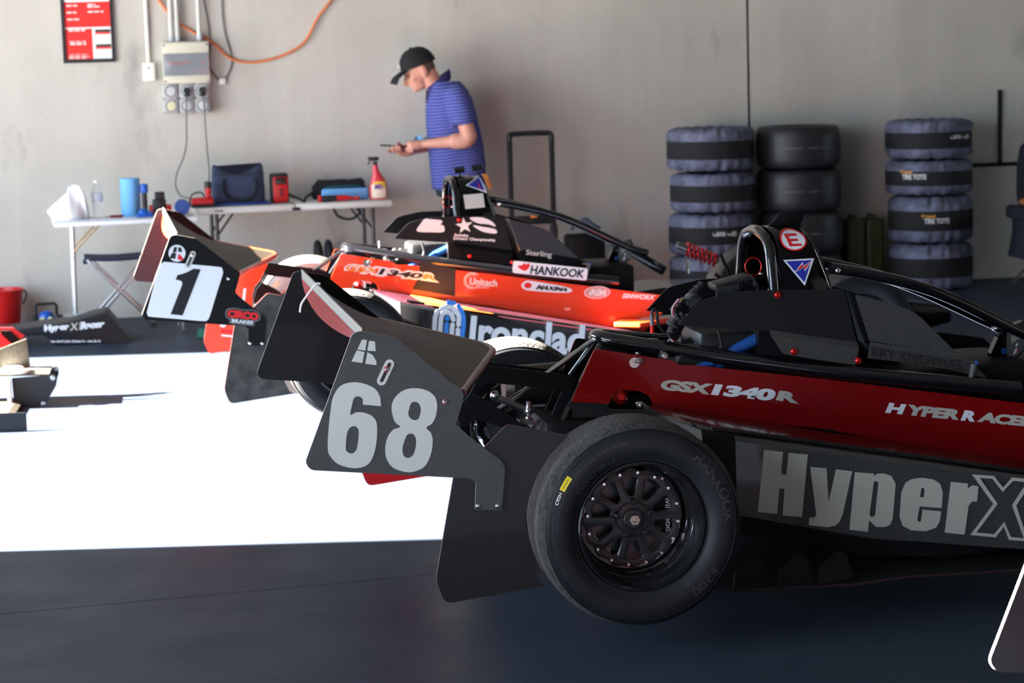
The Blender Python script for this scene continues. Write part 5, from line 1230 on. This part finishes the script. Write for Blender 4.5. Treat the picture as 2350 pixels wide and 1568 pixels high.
# ================================================================== TYRES, CANS, TROLLEY, CHAIR
M_cover_b = mat('tyre_cover_black', (0.012, 0.012, 0.014), 0.8, bump=.25, bscale=120)
M_cover_g = mat('tyre_cover_grey', (0.125, 0.135, 0.20), 0.7, noise=.45, nscale=14, bump=.35, bscale=70)
M_bandtxt = mat('band_print', (.62, .62, .62), .6)
def covered_tyre(name, label, x, y, z, h, r, seed, text=None, group=None, tilt=0.0, sq=0.0):
    """a tyre in a fabric cover: black band, grey gathered skirts"""
    rnd = random.Random(seed); ph = [rnd.uniform(0, 6.28) for _ in range(6)]
    t = thing(name, label, 'tyre', (x, y, z), 0, group)
    b = MB(); secs = []; n = 96
    prof = [(.30, .10), (.55, .03), (.80, .0), (.93, .04), (.985, .15), (1.0, .26), (1.005, .27), (1.005, .70), (1.0, .71), (.985, .84), (.93, .95), (.80, 1.0), (.55, .985), (.30, .90)]
    for i, (rr, hh) in enumerate(prof):
        ring = []
        g = 1 if (i < 5 or i > 8) else .12
        for k in range(n):
            a = 2 * pi * k / n
            w = 2.8 * g * (.012 * sin(23 * a + ph[0]) * (.5 + .5 * sin(2 * a + ph[1])) + .010 * sin(37 * a + ph[2]) + .006 * sin(11 * a + ph[3]))
            if i in (0, 1, 12, 13): w *= 1.5
            rad = r * rr * (1 + w * (1 if rr < .99 else .6))
            zz = .004 + (h - .010) * hh + tilt * rr * r * cos(a - ph[4]) * (1 if 5 <= i <= 8 else .4) + g * .004 * sin(17 * a + ph[5])
            ring.append((rad * cos(a), rad * sin(a), zz))
        secs.append(ring)
    b.loft(secs, caps=False)
    for k, f in enumerate(b.b.faces):
        c = f.calc_center_median()
    bm_faces = list(b.b.faces)
    for k, f in enumerate(bm_faces): f.material_index = 1 if 6 <= k // n <= 6 else 0
    b.obj('cover', [M_cover_g, M_cover_b], t, smooth=70)
    b = MB(); b.lathe([(.30 * r, .12 * h), (.28 * r, .2 * h), (.28 * r, .8 * h), (.30 * r, .88 * h)], seg=40); b.obj('opening', M_black, t)
    if text:
        for body, a, wd, zz, hh, m in text:
            me = text_mesh(body, .05, .0)
            xs = [v.co.x for v in me.vertices]; ys = [v.co.y for v in me.vertices]
            fl = -1 if body[0] == '~' else 1
            for v in me.vertices:
                s = (v.co.x - min(xs)) / (max(xs) - min(xs)) - .5; q = (v.co.y - min(ys)) / (max(ys) - min(ys))
                if fl < 0: s = -s; q = 1 - q
                aa = radians(a) + s * wd / r
                v.co = (r * 1.0115 * cos(aa), r * 1.0115 * sin(aa), h * zz + q * hh)
            me.materials.append(m)
            o = bpy.data.objects.new('lettering', me); COL.objects.link(o); o.parent = t
    return t
M_amber = mat('amber_print', (.75, .30, .03), .6)
GL, GR = 'covered tyres stacked left of the bare tyres', 'covered tyres stacked at the right'
LX = 1.306
for k, (zt, h, dx, r, lab, tx) in enumerate(((1.135, .285, .0, .288, 'covered tyre on top of the left stack, by the wall joint', None), (.838, .262, .012, .283, 'covered tyre second from the top of the left stack', None),
        (.572, .276, -.006, .280, 'covered tyre third from the top of the left stack, with upside-down white print', 1), (.290, .285, .0, .285, 'covered tyre at the bottom of the left stack', None))):
    covered_tyre('covered_tyre', lab, LX + dx, -.36, zt - h, h, r, 11 + k, [('tire tore', -95, .20, .52, .05, M_bandtxt)] if False else None, GL, (.006, -.005, .004, 0)[k])
    if tx:
        o = COL.objects['covered_tyre.002'] if 'covered_tyre.002' in COL.objects else None
def band_text(parent, body, ang, width, z, height, r, m, upside=False):
    me = text_mesh(body, .05)
    xs = [v.co.x for v in me.vertices]; ys = [v.co.y for v in me.vertices]; x0, x1, y0, y1 = min(xs), max(xs), min(ys), max(ys)
    for v in me.vertices:
        s = (v.co.x - x0) / (x1 - x0) - .5; q = (v.co.y - y0) / (y1 - y0)
        if upside: s, q = -s, 1 - q
        a = radians(ang) + s * width / r
        v.co = (r * cos(a), r * sin(a), z + q * height)
    me.materials.append(m)
    o = bpy.data.objects.new('lettering', me); COL.objects.link(o); o.parent = parent; return o
tyres = [o for o in COL.objects if o.name.startswith('covered_tyre')]
band_text(tyres[2], 'tire tote', -84, .17, .125, .036, .287, M_bandtxt, True)
RX = 2.805
rs = []
for k, (zt, z0, dx, r, lab) in enumerate(((1.137, .875, .0, .288, 'covered tyre on top of the right stack, white print at its right'), (.870, .636, .0, .288, 'covered tyre second from the top of the right stack, orange and print at its left'),
        (.631, .316, .012, .282, 'covered tyre third from the top of the right stack, print in the middle'), (.312, .0, .012, .280, 'covered tyre at the bottom of the right stack'))):
    rs.append(covered_tyre('covered_tyre', lab, RX + dx, -.36, z0, zt - z0, r, 31 + k, None, GR, (.008, .008, -.004, .006)[k]))
band_text(rs[0], 'tire tote', -62, .18, .125, .034, .2935, M_bandtxt, True)
for t_, a_, r_ in ((rs[1], -128, .2935), (rs[2], -100, .287)):
    hh = .11 if t_ is rs[1] else .135
    band_text(t_, 'TIRE TOTE', a_, .17, hh, .036, r_, M_bandtxt); band_text(t_, 'Personal', a_ - 11, .09, hh + .04, .022, r_, M_amber)
M_slick = mat('slick_rubber', (0.016, 0.016, 0.019), 0.48, noise=.2, nscale=12)
for k, (z0, dx, lab) in enumerate(((.845, 0, 'bare slick tyre on top of the middle stack'), (.560, .004, 'bare slick tyre second from the top of the middle stack'), (.280, .006, 'bare slick tyre third from the top, behind the roll hoop'), (.0, .004, 'bare slick tyre at the bottom of the middle stack'))):
    t = thing('slick_tyre', lab, 'tyre', (1.903 + dx, -.36, z0), 0, 'bare slick tyres in the middle stack')
    P = [(.172, .03), (.20, .012), (.235, .0), (.262, .008), (.275, .03), (.281, .07), (.282, .14)]
    H = .277
    b = MB(); b.lathe(P + [(r, H - h) for r, h in P[::-1][1:]] + [(.168, H - .06), (.168, .06)], seg=72, close=True); b.obj('rubber', M_slick, t, smooth=60)
    for z in (.13, .0):
        if z: 
            for s_, a_ in (('250/570R13', -112), ('F200 C92', -78), ('HANKOOK 2204', -50)): band_text(t, s_, a_, .13, z, .013, .2828, mat('chalk_print', (.12, .12, .12), .8))

# olive cans beside the right stack
for k, (x, lab) in enumerate(((2.325, 'olive green metal fuel can, on the left of the two by the bare tyres'), (2.458, 'olive green metal fuel can touching the right covered stack'))):
    t = thing('fuel_can', lab, 'can', (x, -.18, 0), 0, 'olive fuel cans')
    M_olive = mat('olive_paint', (.050, .062, .024), .4, bump=.1, bscale=50)
    b = MB(); b.box((0, 0, .235), (.124, .22, .47), bev=.022); b.obj('body', M_olive, t)
    for dx in (-.032, .032): MB().box((dx, -.112, .23), (.018, .012, .36), bev=.005).obj('rib', M_olive, t)
    MB().tube([(0, -.10, .465), (0, -.09, .492), (0, .06, .492), (0, .08, .465)], .009, 8).obj('handle', M_olive, t)
# trolley handle frame
t = thing('trolley', 'tall black pull-handle trolley behind the orange-red car', 'trolley', (.080, -.50, 0), radians(4))
for s in (-1, 1):
    MB().box((s * .140, 0, .63), (.034, .028, .98), bev=.006).obj('upright', M_black, t)
    MB().box((s * .140, -.002, .33), (.046, .040, .42), bev=.006).obj('sleeve', mat('trolley_dark', (.02, .02, .024), .5), t)
MB().tube(smooth_loop([(-.140, 0, 1.09), (-.137, 0, 1.115), (-.115, 0, 1.135), (.115, 0, 1.135), (.137, 0, 1.115), (.140, 0, 1.09)], 4, False), .0175, 10).obj('grip', M_black, t)
MB().box((0, 0, .575), (.26, .034, .058), bev=.005).obj('cross_bar', M_black, t)
MB().box((.005, -.019, .597), (.045, .006, .014), bev=.003).obj('orange_button', M_orange, t)
MB().box((0, .0, .20), (.32, .18, .36), bev=.02).obj('case', mat('trolley_dark', (.02, .02, .024), .5), t)
for s in (-1, 1): MB().lathe([(0, -.02), (.06, -.02), (.06, .02), (0, .02)], Matrix.Translation((s * .15, .06, .06)) @ Matrix.Rotation(pi / 2, 4, 'Y'), 20).obj('wheel', M_black, t)
b = MB()
crumple(b, lambda u, v: (.10 * (u - .5) * 2 * (1 - .3 * v) + .25, .08 * (v - .5) * 2, .44 + .05 * sin(pi * u) * sin(pi * v) + .02 * sin(9 * u + 5 * v)), 14, 10)
tag(b.obj('cloth', mat('slate_cloth', (.05, .06, .09), .9), loc=(.165, -.52, .07), smooth=70), 'dark crumpled cloth beside the trolley behind the cockpit', 'cloth')
t = thing('tool_case', 'black case on the floor carrying the crumpled cloth', 'case', (.415, -.52, 0))
MB().box((0, 0, .235), (.24, .22, .47), bev=.02).obj('body', M_satin, t)
# folding chair with a red jacket at the right edge
t = thing('camp_chair', 'dark folding camp chair at the right edge by the wall', 'chair', (3.64, -.42, 0), 0)
M_chairfab = mat('chair_fabric', (.010, .012, .022), .85)
b = MB(); secs = []
for z, x in ((.48, -.24), (.62, -.265), (.80, -.262), (.93, -.24), (.955, -.215)): secs.append([(x, -.06, z), (x + .05, -.09, z), (.25, -.09, z), (.25, -.05, z), (x + .03, -.05, z)])
b.loft(secs); b.obj('backrest', M_chairfab, t)
b = MB(); b.box((.0, -.22, .39), (.56, .40, .05), bev=.015); b.obj('seat', M_chairfab, t)
b = MB(); b.box((-.29, -.22, .50), (.09, .40, .09), bev=.03); b.obj('armrest', M_chairfab, t)
b = MB(); b.loft([[(-.29, -.42, z), (-.20, -.42, z), (-.20, -.05, z), (-.29, -.05, z)] for z in (.50, .36)] + [[(-.32, -.44, .20), (-.16, -.44, .19), (-.16, -.05, .19), (-.32, -.05, .20)]]); b.obj('side_pocket', M_chairfab, t)
for x0, y0, x1, y1 in ((-.29, -.42, .22, -.42), (.22, -.42, -.29, -.42), (-.29, -.02, .22, -.02), (.22, -.02, -.29, -.02)): MB().tube([(x0, y0, .54), (x1 * .95, y1, .01)], .010, 8).obj('leg', M_greycable, t)
MB().tube([(-.30, -.43, .22), (-.30, -.43, .01)], .010, 8).obj('leg', mat('leg_grey', (.16, .16, .17), .4, .5), t)
b = MB(); secs = []
for z, x0 in ((.56, -.262), (.60, -.240), (.66, -.205), (.72, -.165), (.76, -.12), (.78, -.04)):
    secs.append([(x0, -.14, z), (x0 + .03, -.24, z), (.20, -.26, z + .01), (.24, -.12, z), (.1, -.09, z)])
b.loft(secs); tag(b.obj('jacket', mat('red_jacket', (.30, .008, .010), .8), loc=(3.64, -.42, 0), smooth=60), 'red jacket slumped in the dark camp chair at the right edge', 'jacket')
b = MB(); b.ball((-.265, -.235, .575), (.045, .05, .022)); tag(b.obj('leather_glove', mat('tan_leather', (.33, .12, .03), .7), loc=(3.64, -.42, 0)), 'tan glove on the arm of the dark camp chair', 'glove')

# ================================================================== BODYWORK ON THE FLOOR AT LEFT
t = thing('nose_panel', 'black bodywork panel with white lettering lying on the floor at left', 'body panel', (0, 0, 0))
pan = [(-3.70, .165)] + [(-3.2812,.0997),(-2.896,.1341),(-2.6542,.186),(-2.5014,-.0085),(-2.9564,.0134),(-3.0353,.0697)] + [(-3.70, .075)]
plate('shell', [round_poly(pan, [.01, .004, .01, .02, .01, .01, .01, .01])], lambda u, v, w: (u, -1.20 + (w if w < 0 else w * .9), v + max(0, w) * .06), mat('panel_black', (.014, .015, .020), .4, spec=.3), t, .30, .006)
def bt(body, px, m, bold=.02): lettering('lettering', body, [(x, -1.3512, z) for x, z in px], m, t, bold=bold)
bt('Hyper', [(-3.022,.0796),(-2.8755,.0858),(-2.873,.133),(-3.0218,.1295)], M_vinyl_w, .08); bt('X1', [(-2.8728,.0883),(-2.8085,.0905),(-2.801,.1349),(-2.8653,.1327)], M_vinyl_d, .03); bt('Racer', [(-2.8085,.0905),(-2.6715,.0999),(-2.6591,.1415),(-2.8085,.1379)], M_vinyl_w, .08)
bt("we don't just dream it - we do it", [(-2.9895,.0176),(-2.6972,.0035),(-2.6934,.0271),(-2.9883,.0386)], M_vinyl_w, .03)
for (x0, x1, y_) in ((150, 200, 734), (140, 195, 722)):
    pass
b = MB(); a0 = [(-2.8954,.1446),(-2.7707,.173)]; n = 11
for k in range(n): 
    f = (k + .5) / n; b.box((a0[0][0] + (a0[1][0] - a0[0][0]) * f, -1.22, a0[0][1] + (a0[1][1] - a0[0][1]) * f + .011), (.009, .02, .0015))
    if k % 4 != 3: b.box((a0[0][0] + (a0[1][0] - a0[0][0]) * f - .02, -1.13, a0[0][1] + (a0[1][1] - a0[0][1]) * f + .014), (.009, .018, .0015))
b.obj('print', M_vinyl_w, t, smooth=0)
t = thing('front_wing', 'red and black car front wing with carbon end plates at the left edge', 'front wing', (0, 0, 0))
M_plate = mat('wing_plate', (.016, .02, .026), .5)
M_plate2 = mat('wing_carbon_dusty', (.085, .075, .055), .45, noise=.3, nscale=60)
def pl(name, y, loop, m, d): return plate(name, [round_poly(loop, .006)], lambda u, v, w: (u, y + w, v), m, t, d, .0)
P1 = [(-3.0415,.1462),(-2.834,.1532),(-2.8201,.1351),(-2.8285,.0984),(-2.8541,.0561),(-2.8632,.0456),(-2.8641,.0282),(-2.8749,.0244),(-2.8806,-.0015),(-3.0371,.0001)]
e1 = pl('endplate', -3.75, P1, M_plate, .006)
P2 = [(x - .0, z) for x, z in [(-2.9042,.1486),(-2.8301,.1516),(-2.8299,.1158),(-2.8478,.0675),(-2.9085,.0705)]]
e2 = pl('endplate', -3.45, P2, M_plate, .006)
for (e_, y_, c) in ((e1, -3.754, [(-2.8433,.1384)][0]), (e1, -3.754, [(-2.8948,.0101)][0]), (e2, -3.454, [(-2.8458,.1434)][0])):
    b = MB(); b.lathe([(.012, 0), (.012, .003), (.006, .004), (0, .003)], Matrix.Translation((c[0], y_, c[1])) @ OUT, 16); b.obj('bolt', M_bolt, e_)
lo = [(-3.1632,.0912),(-2.9273,.0849),(-2.9274,-.0233),(-3.1695,-.0163)]
e3 = pl('footplate', -4.50, [(x, max(z, .0)) for x, z in lo], M_plate, .008)
fl_ = [(-3.2368,.2293),(-2.9706,.3222),(-2.9592,.1804),(-2.9943,.1666),(-3.242,.1414)]
plate('upright_flap', [fl_], lambda u, v, w: (u, -3.60 + w, v), M_plate2, t, .012, .003)
b = MB(); b.loft([[(-3.35, -3.75, .165), (-2.86, -3.75, .150), (-2.86, -3.46, .150), (-3.35, -3.46, .165)], [(-3.35, -3.75, .178), (-2.86, -3.75, .158), (-2.86, -3.46, .158), (-3.35, -3.46, .178)]]); b.obj('flap', M_plate2, t, smooth=0)
b = MB(); b.loft([[(-3.60, -4.50, .02), (-3.02, -4.50, .02), (-3.0, -3.75, .02), (-3.60, -3.75, .02)], [(-3.60, -4.50, .04), (-3.05, -4.50, .03), (-3.03, -3.75, .03), (-3.60, -3.75, .04)]]); b.obj('main_plane', M_plate2, t, smooth=0)
MB().box((-3.055, -3.78, .076), (.02, .06, .14)).obj('sunlit_face', mat('sunlit_pale_grey', (.55, .55, .54), .5), t)  # pale block whose colour imitates a sunlit face of the wing
b = MB(); b.ball((-3.00, -3.72, .172), (.045, .05, .012)); b.ball((-3.04, -3.66, .182), (.06, .05, .012)); b.obj('sunlit_spots', M_white, t)  # white ovals stand in for sunlit spots on the flap
# red nose skin with a black stripe
R0 = [(-3.2633,.3668),(-3.0476,.3566),(-2.9916,.3116),(-3.0142,.2948),(-3.0499,.3166),(-3.2659,.3224)]
plate('red_trim', [R0], lambda u, v, w: (u, -3.40 + w, v), M_red_logo, t, .02, .004)
plate('red_skin', [[(-3.2624,.3513),(-3.1056,.3395),(-3.0628,.2929),(-3.0422,.2741),(-3.2684,.2494)]], lambda u, v, w: (u, -3.47 + w, v), M_red_logo, t, .02, .004)
plate('black_skin', [[(-3.2634,.3502),(-3.0584,.345),(-3.0158,.2939),(-3.0313,.25),(-3.2686,.2615)]], lambda u, v, w: (u, -3.43 + w, v), M_satin, t, .02, .004)
b = MB(); b.loft([[(-3.9, -3.40, .02), (-3.14, -3.40, .04), (-3.14, -3.50, .04), (-3.9, -3.50, .02)], [(-3.9, -3.40, .30), (-3.14, -3.40, .25), (-3.14, -3.50, .25), (-3.9, -3.50, .30)]]); b.obj('nose_core', M_satin, t, smooth=0)

# ================================================================== THE MAN AT THE WALL
M_skin = mat('skin', (0.66, 0.31, 0.22), 0.5, noise=.10, nscale=25)
M_hair = mat('short_grey_hair', (0.13, 0.085, 0.06), 0.85, noise=.3, nscale=200)
M_cap = mat('cap_cloth', (0.010, 0.010, 0.012), 0.85)
M_trousers = mat('dark_trousers', (0.030, 0.032, 0.036), 0.85)
def shirt_mat():
    m, N, L, p = new_mat('striped_polo')
    tc = N.new('ShaderNodeTexCoord'); sx = N.new('ShaderNodeSeparateXYZ'); L.new(tc.outputs['Object'], sx.inputs[0])
    n = N.new('ShaderNodeTexNoise'); n.inputs['Scale'].default_value = 7; L.new(tc.outputs['Object'], n.inputs['Vector'])
    z = math_node(N, L, 'ADD', sx.outputs[2], math_node(N, L, 'MULTIPLY', n.outputs['Fac'], .014))
    z = math_node(N, L, 'SUBTRACT', z, math_node(N, L, 'MULTIPLY', sx.outputs[0], .10))
    k = math_node(N, L, 'LESS_THAN', math_node(N, L, 'FRACT', math_node(N, L, 'DIVIDE', z, .0205)), .34)
    mx = N.new('ShaderNodeMix'); mx.data_type = 'RGBA'; mx.inputs[6].default_value = (.125, .145, .46, 1); mx.inputs[7].default_value = (.012, .016, .075, 1)
    L.new(k, mx.inputs[0]); L.new(mx.outputs[2], p.inputs['Base Color']); p.inputs['Roughness'].default_value = .85
    p.inputs['Specular IOR Level'].default_value = .2
    return m
M_polo = shirt_mat()
M_navytrim = mat('polo_trim', (.035, .030, .13), .85)

man = thing('person', 'person in black cap and blue striped polo looking down at a phone by the wall', 'person', (-.40, -.36, 0))
OM = Vector((-.40, -.36, 0))
def fused(b, name, material, parent, voxel, smooth=6, flat=None):
    """fuse overlapping volumes into one continuous skin"""
    me = b.mesh(name, material, 0)
    o = bpy.data.objects.new(name, me); COL.objects.link(o)
    r = o.modifiers.new('r', 'REMESH'); r.mode = 'VOXEL'; r.voxel_size = voxel; r.use_smooth_shade = True
    s = o.modifiers.new('s', 'SMOOTH'); s.factor = .5; s.iterations = smooth
    dg = bpy.context.evaluated_depsgraph_get()
    me2 = bpy.data.meshes.new_from_object(o.evaluated_get(dg))
    o.modifiers.clear(); o.data = me2; bpy.data.meshes.remove(me); me2.name = name
    me2.polygons.foreach_set('use_smooth', [True] * len(me2.polygons))
    me2.transform(Matrix.Translation(-OM)); o.parent = parent
    return o
def ell(zs, n=28, grow=0.0, p=2.6):
    secs = []
    for z, xf, xb, hy in zs:
        cx, rx = (xf + xb) / 2, (xb - xf) / 2 + grow
        secs.append([(cx + rx * (abs(cos(a)) ** (2 / p)) * (1 if cos(a) > 0 else -1), -.35 + (hy + grow) * (abs(sin(a)) ** (2 / p)) * (1 if sin(a) > 0 else -1), z) for a in [2 * pi * k / n for k in range(n)]])
    return secs
TORSO = [(.82, -.535, -.225, .165), (.95, -.54, -.225, .17), (1.09, -.555, -.235, .172), (1.20, -.56, -.255, .18), (1.30, -.56, -.275, .185), (1.38, -.55, -.295, .185), (1.43, -.53, -.32, .165), (1.465, -.52, -.35, .12)]
pf = radians(25); F_ = Vector((-cos(pf), 0, -sin(pf))); U_ = Vector((-sin(pf), 0, cos(pf))); S_ = Vector((0, -1, 0)); HC_ = Vector((-.612, -.35, 1.575))
RH = Matrix((F_, S_, U_)).transposed()
hp = lambda f, s, u: HC_ + F_ * f + S_ * s + U_ * u
b = MB()
b.loft(ell(TORSO))
b.ball(hp(0, 0, .01), (.100, .076, .112), 24, 16, RH)                     # skull
b.ball(hp(.045, 0, -.055), (.062, .060, .075), 20, 12, RH)                # face
b.ball(hp(.040, 0, -.095), (.058, .050, .038), 18, 10, RH)                # jaw
b.ball(hp(.078, 0, -.112), (.022, .024, .018), 12, 8, RH)                 # chin
b.ball(hp(.088, 0, .010), (.018, .055, .012), 12, 8, RH)                  # brow
b.ball(hp(.094, 0, -.085), (.012, .026, .008), 12, 8, RH)                 # lips
b.tube([hp(.098, 0, .000), hp(.112, 0, -.030), hp(.131, 0, -.054), hp(.106, 0, -.062)], [.010, .013, .015, .013], 10)  # nose
for s in (-1, 1):
    b.ball(hp(-.012, s * .084, -.022), (.025, .013, .040), 14, 12, RH); b.ball(hp(-.002, s * .082, -.054), (.014, .012, .016), 10, 8, RH)
    b.ball(hp(.062, s * .038, -.040), (.030, .026, .026), 12, 8, RH)      # cheeks
b.tube([hp(-.030, 0, -.03), Vector((-.53, -.35, 1.485)), Vector((-.47, -.35, 1.42))], [.066, .062, .075], 18)
arms = {-1: [(-.395, -.535, 1.385), (-.365, -.575, 1.26), (-.338, -.595, 1.125), (-.43, -.575, 1.105), (-.54, -.535, 1.098), (-.625, -.50, 1.092)],
        1: [(-.40, -.165, 1.385), (-.38, -.135, 1.26), (-.37, -.125, 1.13), (-.46, -.19, 1.09), (-.57, -.29, 1.065), (-.675, -.385, 1.048)]}
for s in (-1, 1): b.tube(smooth_loop(arms[s], 5, False), [.056 - .012 * min(1, i / 14) + (.008 if 9 <= i <= 15 else 0) - max(0, i - 14) * .0018 for i in range(26)], 14)
# near (left) hand: palm, pointing index, curled fingers, thumb
b.tube([(-.620, -.50, 1.090), (-.655, -.495, 1.088), (-.695, -.492, 1.084), (-.712, -.49, 1.080)], [.026, .033, .034, .024], 14)
for pts in ([(-.700, -.478, 1.098), (-.730, -.470, 1.090), (-.752, -.465, 1.082)], [(-.705, -.497, 1.082), (-.728, -.50, 1.066), (-.715, -.492, 1.052)], [(-.698, -.508, 1.072), (-.715, -.512, 1.055), (-.700, -.502, 1.044)], [(-.685, -.515, 1.064), (-.698, -.516, 1.050), (-.685, -.506, 1.040)],
            [(-.660, -.470, 1.098), (-.695, -.452, 1.108), (-.720, -.448, 1.104)]):
    b.tube(pts, [.0105, .010, .0085], 8)
# far (right) hand under the phone, fingers up its near edge
b.tube([(-.670, -.380, 1.048), (-.715, -.415, 1.046), (-.780, -.435, 1.052)], [.028, .036, .030], 14)
for k, (x, zt) in enumerate(((-.843, 1.075), (-.815, 1.092), (-.792, 1.096), (-.770, 1.088))):
    b.tube([(x + .03, -.440, 1.046), (x + .008, -.480, 1.050), (x, -.500, 1.066), (x, -.499, zt)], [.0115, .0105, .0095, .008], 8)
b.tube([(-.715, -.385, 1.056), (-.745, -.375, 1.082), (-.775, -.392, 1.104)], [.013, .011, .009], 8)
# legs inside the trousers, feet
for s in (-1, 1):
    b.tube([(-.375, -.35 + s * .085, .86), (-.39, -.35 + s * .10, .50), (-.36, -.35 + s * .10, .09)], [.085, .058, .042], 14)
    b.ball((-.42, -.35 + s * .10, .05), (.11, .04, .04), 12, 8)
body = fused(b, 'body', M_skin, man, .0055, 2)
# clothing
b = MB()
b.loft(ell([(.79, -.553, -.212, .185), (.83, -.555, -.207, .19), (.95, -.562, -.200, .192), (1.09, -.572, -.215, .19), (1.20, -.577, -.238, .197), (1.30, -.578, -.258, .203), (1.38, -.566, -.280, .203), (1.44, -.545, -.312, .175), (1.485, -.525, -.350, .115)]))
for s in (-1, 1):
    a = [Vector(q) for q in arms[s][:2]]; e = a[0] + (Vector(arms[s][2]) - a[0]) * .66
    b.tube([a[0] + Vector((.0, -s * .03, .02)), a[0], a[1], e], [.070, .080, .082, .075], 18); b.ball(a[0] + Vector((0, -s * .01, .0)), .084)
shirt = fused(b, 'polo_shirt', M_polo, man, .009, 4)
for s in (-1, 1):
    a0 = Vector(arms[s][0]); d = Vector(arms[s][2]) - a0
    b = MB(); b.tube([a0 + d * .60, a0 + d * .665], [.0775, .0765], 24, caps=False)
    o = b.obj('cuff', M_navytrim, man, smooth=60); o.data.transform(Matrix.Translation(-OM))
b = MB(); R1, R2, R3 = [], [], []
for k in range(25):
    a = radians(-150 + 300 * k / 24); cx, cy = -.495, -.35
    fr = (1 - cos(a)) / 2
    def rp(r, dz): return (cx + r * cos(a) * 1.05, cy + r * .92 * sin(a), 1.475 + .062 * cos(a) + dz)
    R1.append(rp(.086, -.028 - .05 * fr)); R2.append(rp(.080, .030)); R3.append(rp(.074, -.01))
b.loft([R1, R2, R3], closed=False); o = b.obj('collar', M_navytrim, man, smooth=60); o.data.transform(Matrix.Translation(-OM))
b = MB(); b.loft(ell([(.87, -.540, -.218, .172), (.84, -.546, -.213, .176), (.74, -.52, -.225, .175)]))
for s in (-1, 1): b.tube([(-.375, -.35 + s * .085, .82), (-.39, -.35 + s * .10, .50), (-.365, -.35 + s * .10, .07)], [.105, .082, .070], 18)
fused(b, 'trousers', M_trousers, man, .011, 4)
for s in (-1, 1):
    b = MB(); b.loft([[(-.43 + .135 * cos(t) , -.35 + s * .10 + .048 * sin(t), z) for t in [2 * pi * k / 20 for k in range(20)]] for z in (0, .03, .06)] + [[(-.39 + .075 * cos(t), -.35 + s * .10 + .042 * sin(t), .10) for t in [2 * pi * k / 20 for k in range(20)]]])
    o = b.obj('shoe', M_black, man); o.data.transform(Matrix.Translation(-OM))
# cap: crown, peak, badge
b = MB(); secs = []
for i in range(9):
    t = radians(90 * i / 8); u = .030 + .108 * sin(t); w = cos(t) ** .75 if i < 8 else .02
    secs.append([hp(-.006 + .116 * w * cos(a), .088 * w * sin(a), u - .022 * (1 - cos(a)) / 2 * (1 - i / 8)) for a in [2 * pi * k / 32 for k in range(32)]])
b.loft(secs)
b.loft([[hp(.085 + .030 * (1 - q * q) , .078 * q, .034 - .012 * q * q) for q in [j / 6 - 1 for j in range(13)]],
        [hp(.150 + .030 * (1 - q * q), .070 * q, .022 - .020 * q * q) for q in [j / 6 - 1 for j in range(13)]],
        [hp(.180 + .034 * (1 - q * q), .055 * q, -.002 - .026 * q * q) for q in [j / 6 - 1 for j in range(13)]]], closed=False)
b.ball(hp(-.006, 0, .139), .007, 10, 6)
o = b.obj('cap', M_cap, man, smooth=60); o.data.transform(Matrix.Translation(-OM)); sm_ = o.modifiers.new('thick', 'SOLIDIFY'); sm_.thickness = .003; sm_.offset = 1
b = MB(); b.ball(hp(.112, 0, .068), (.006, .022, .016), 12, 8, RH); o = b.obj('cap_badge', M_vinyl_w, o); o.data.transform(Matrix.Translation(-OM))
b = MB(); secs = []
for u, r in ((.05, 1.03), (.01, 1.035), (-.03, 1.0), (-.065, .86)):
    secs.append([hp(.0 + .101 * r * cos(a), .0775 * r * sin(a), u) for a in [radians(105 + 150 * k / 20) for k in range(21)]])
b.loft(secs, closed=False); o = b.obj('hair', M_hair, man, smooth=60); o.data.transform(Matrix.Translation(-OM))
for s in (-1, 1):
    b = MB(); b.ball(hp(.086, s * .030, -.012), (.010, .013, .008), 12, 8, RH); o = b.obj('eye', mat('eye_dark', (.05, .03, .025), .3), man); o.data.transform(Matrix.Translation(-OM))
ph = thing('phone', 'dark phone held flat in the hands of the person in the cap', 'phone', (-.808, -.452, 1.086))
b = MB(); b.box((0, 0, 0), (.165, .078, .010), Matrix.Rotation(radians(4.5), 3, 'Y'), .003); b.obj('case', M_black, ph)
b = MB(); b.box((0, 0, .0054), (.150, .068, .0015), Matrix.Rotation(radians(4.5), 3, 'Y')); b.obj('screen', mat('phone_glass', (.02, .02, .025), .1), ph)
b = MB(); crumple(b, lambda u, v: (-.665 + .075 * u + .006 * sin(8 * v), -.40 + .03 * v + .01 * sin(7 * u), 1.105 + .035 * abs(sin(3.6 * u + .4)) * (1 - .5 * v) + .01 * sin(9 * v)), 12, 6)
o = b.obj('blue_rag', mat('pale_blue_cloth', (.18, .45, .72), .8), smooth=60); tag(o, 'small pale blue rag held behind the wrist of the person in the cap', 'rag')
sm_ = o.modifiers.new('thick', 'SOLIDIFY'); sm_.thickness = .004
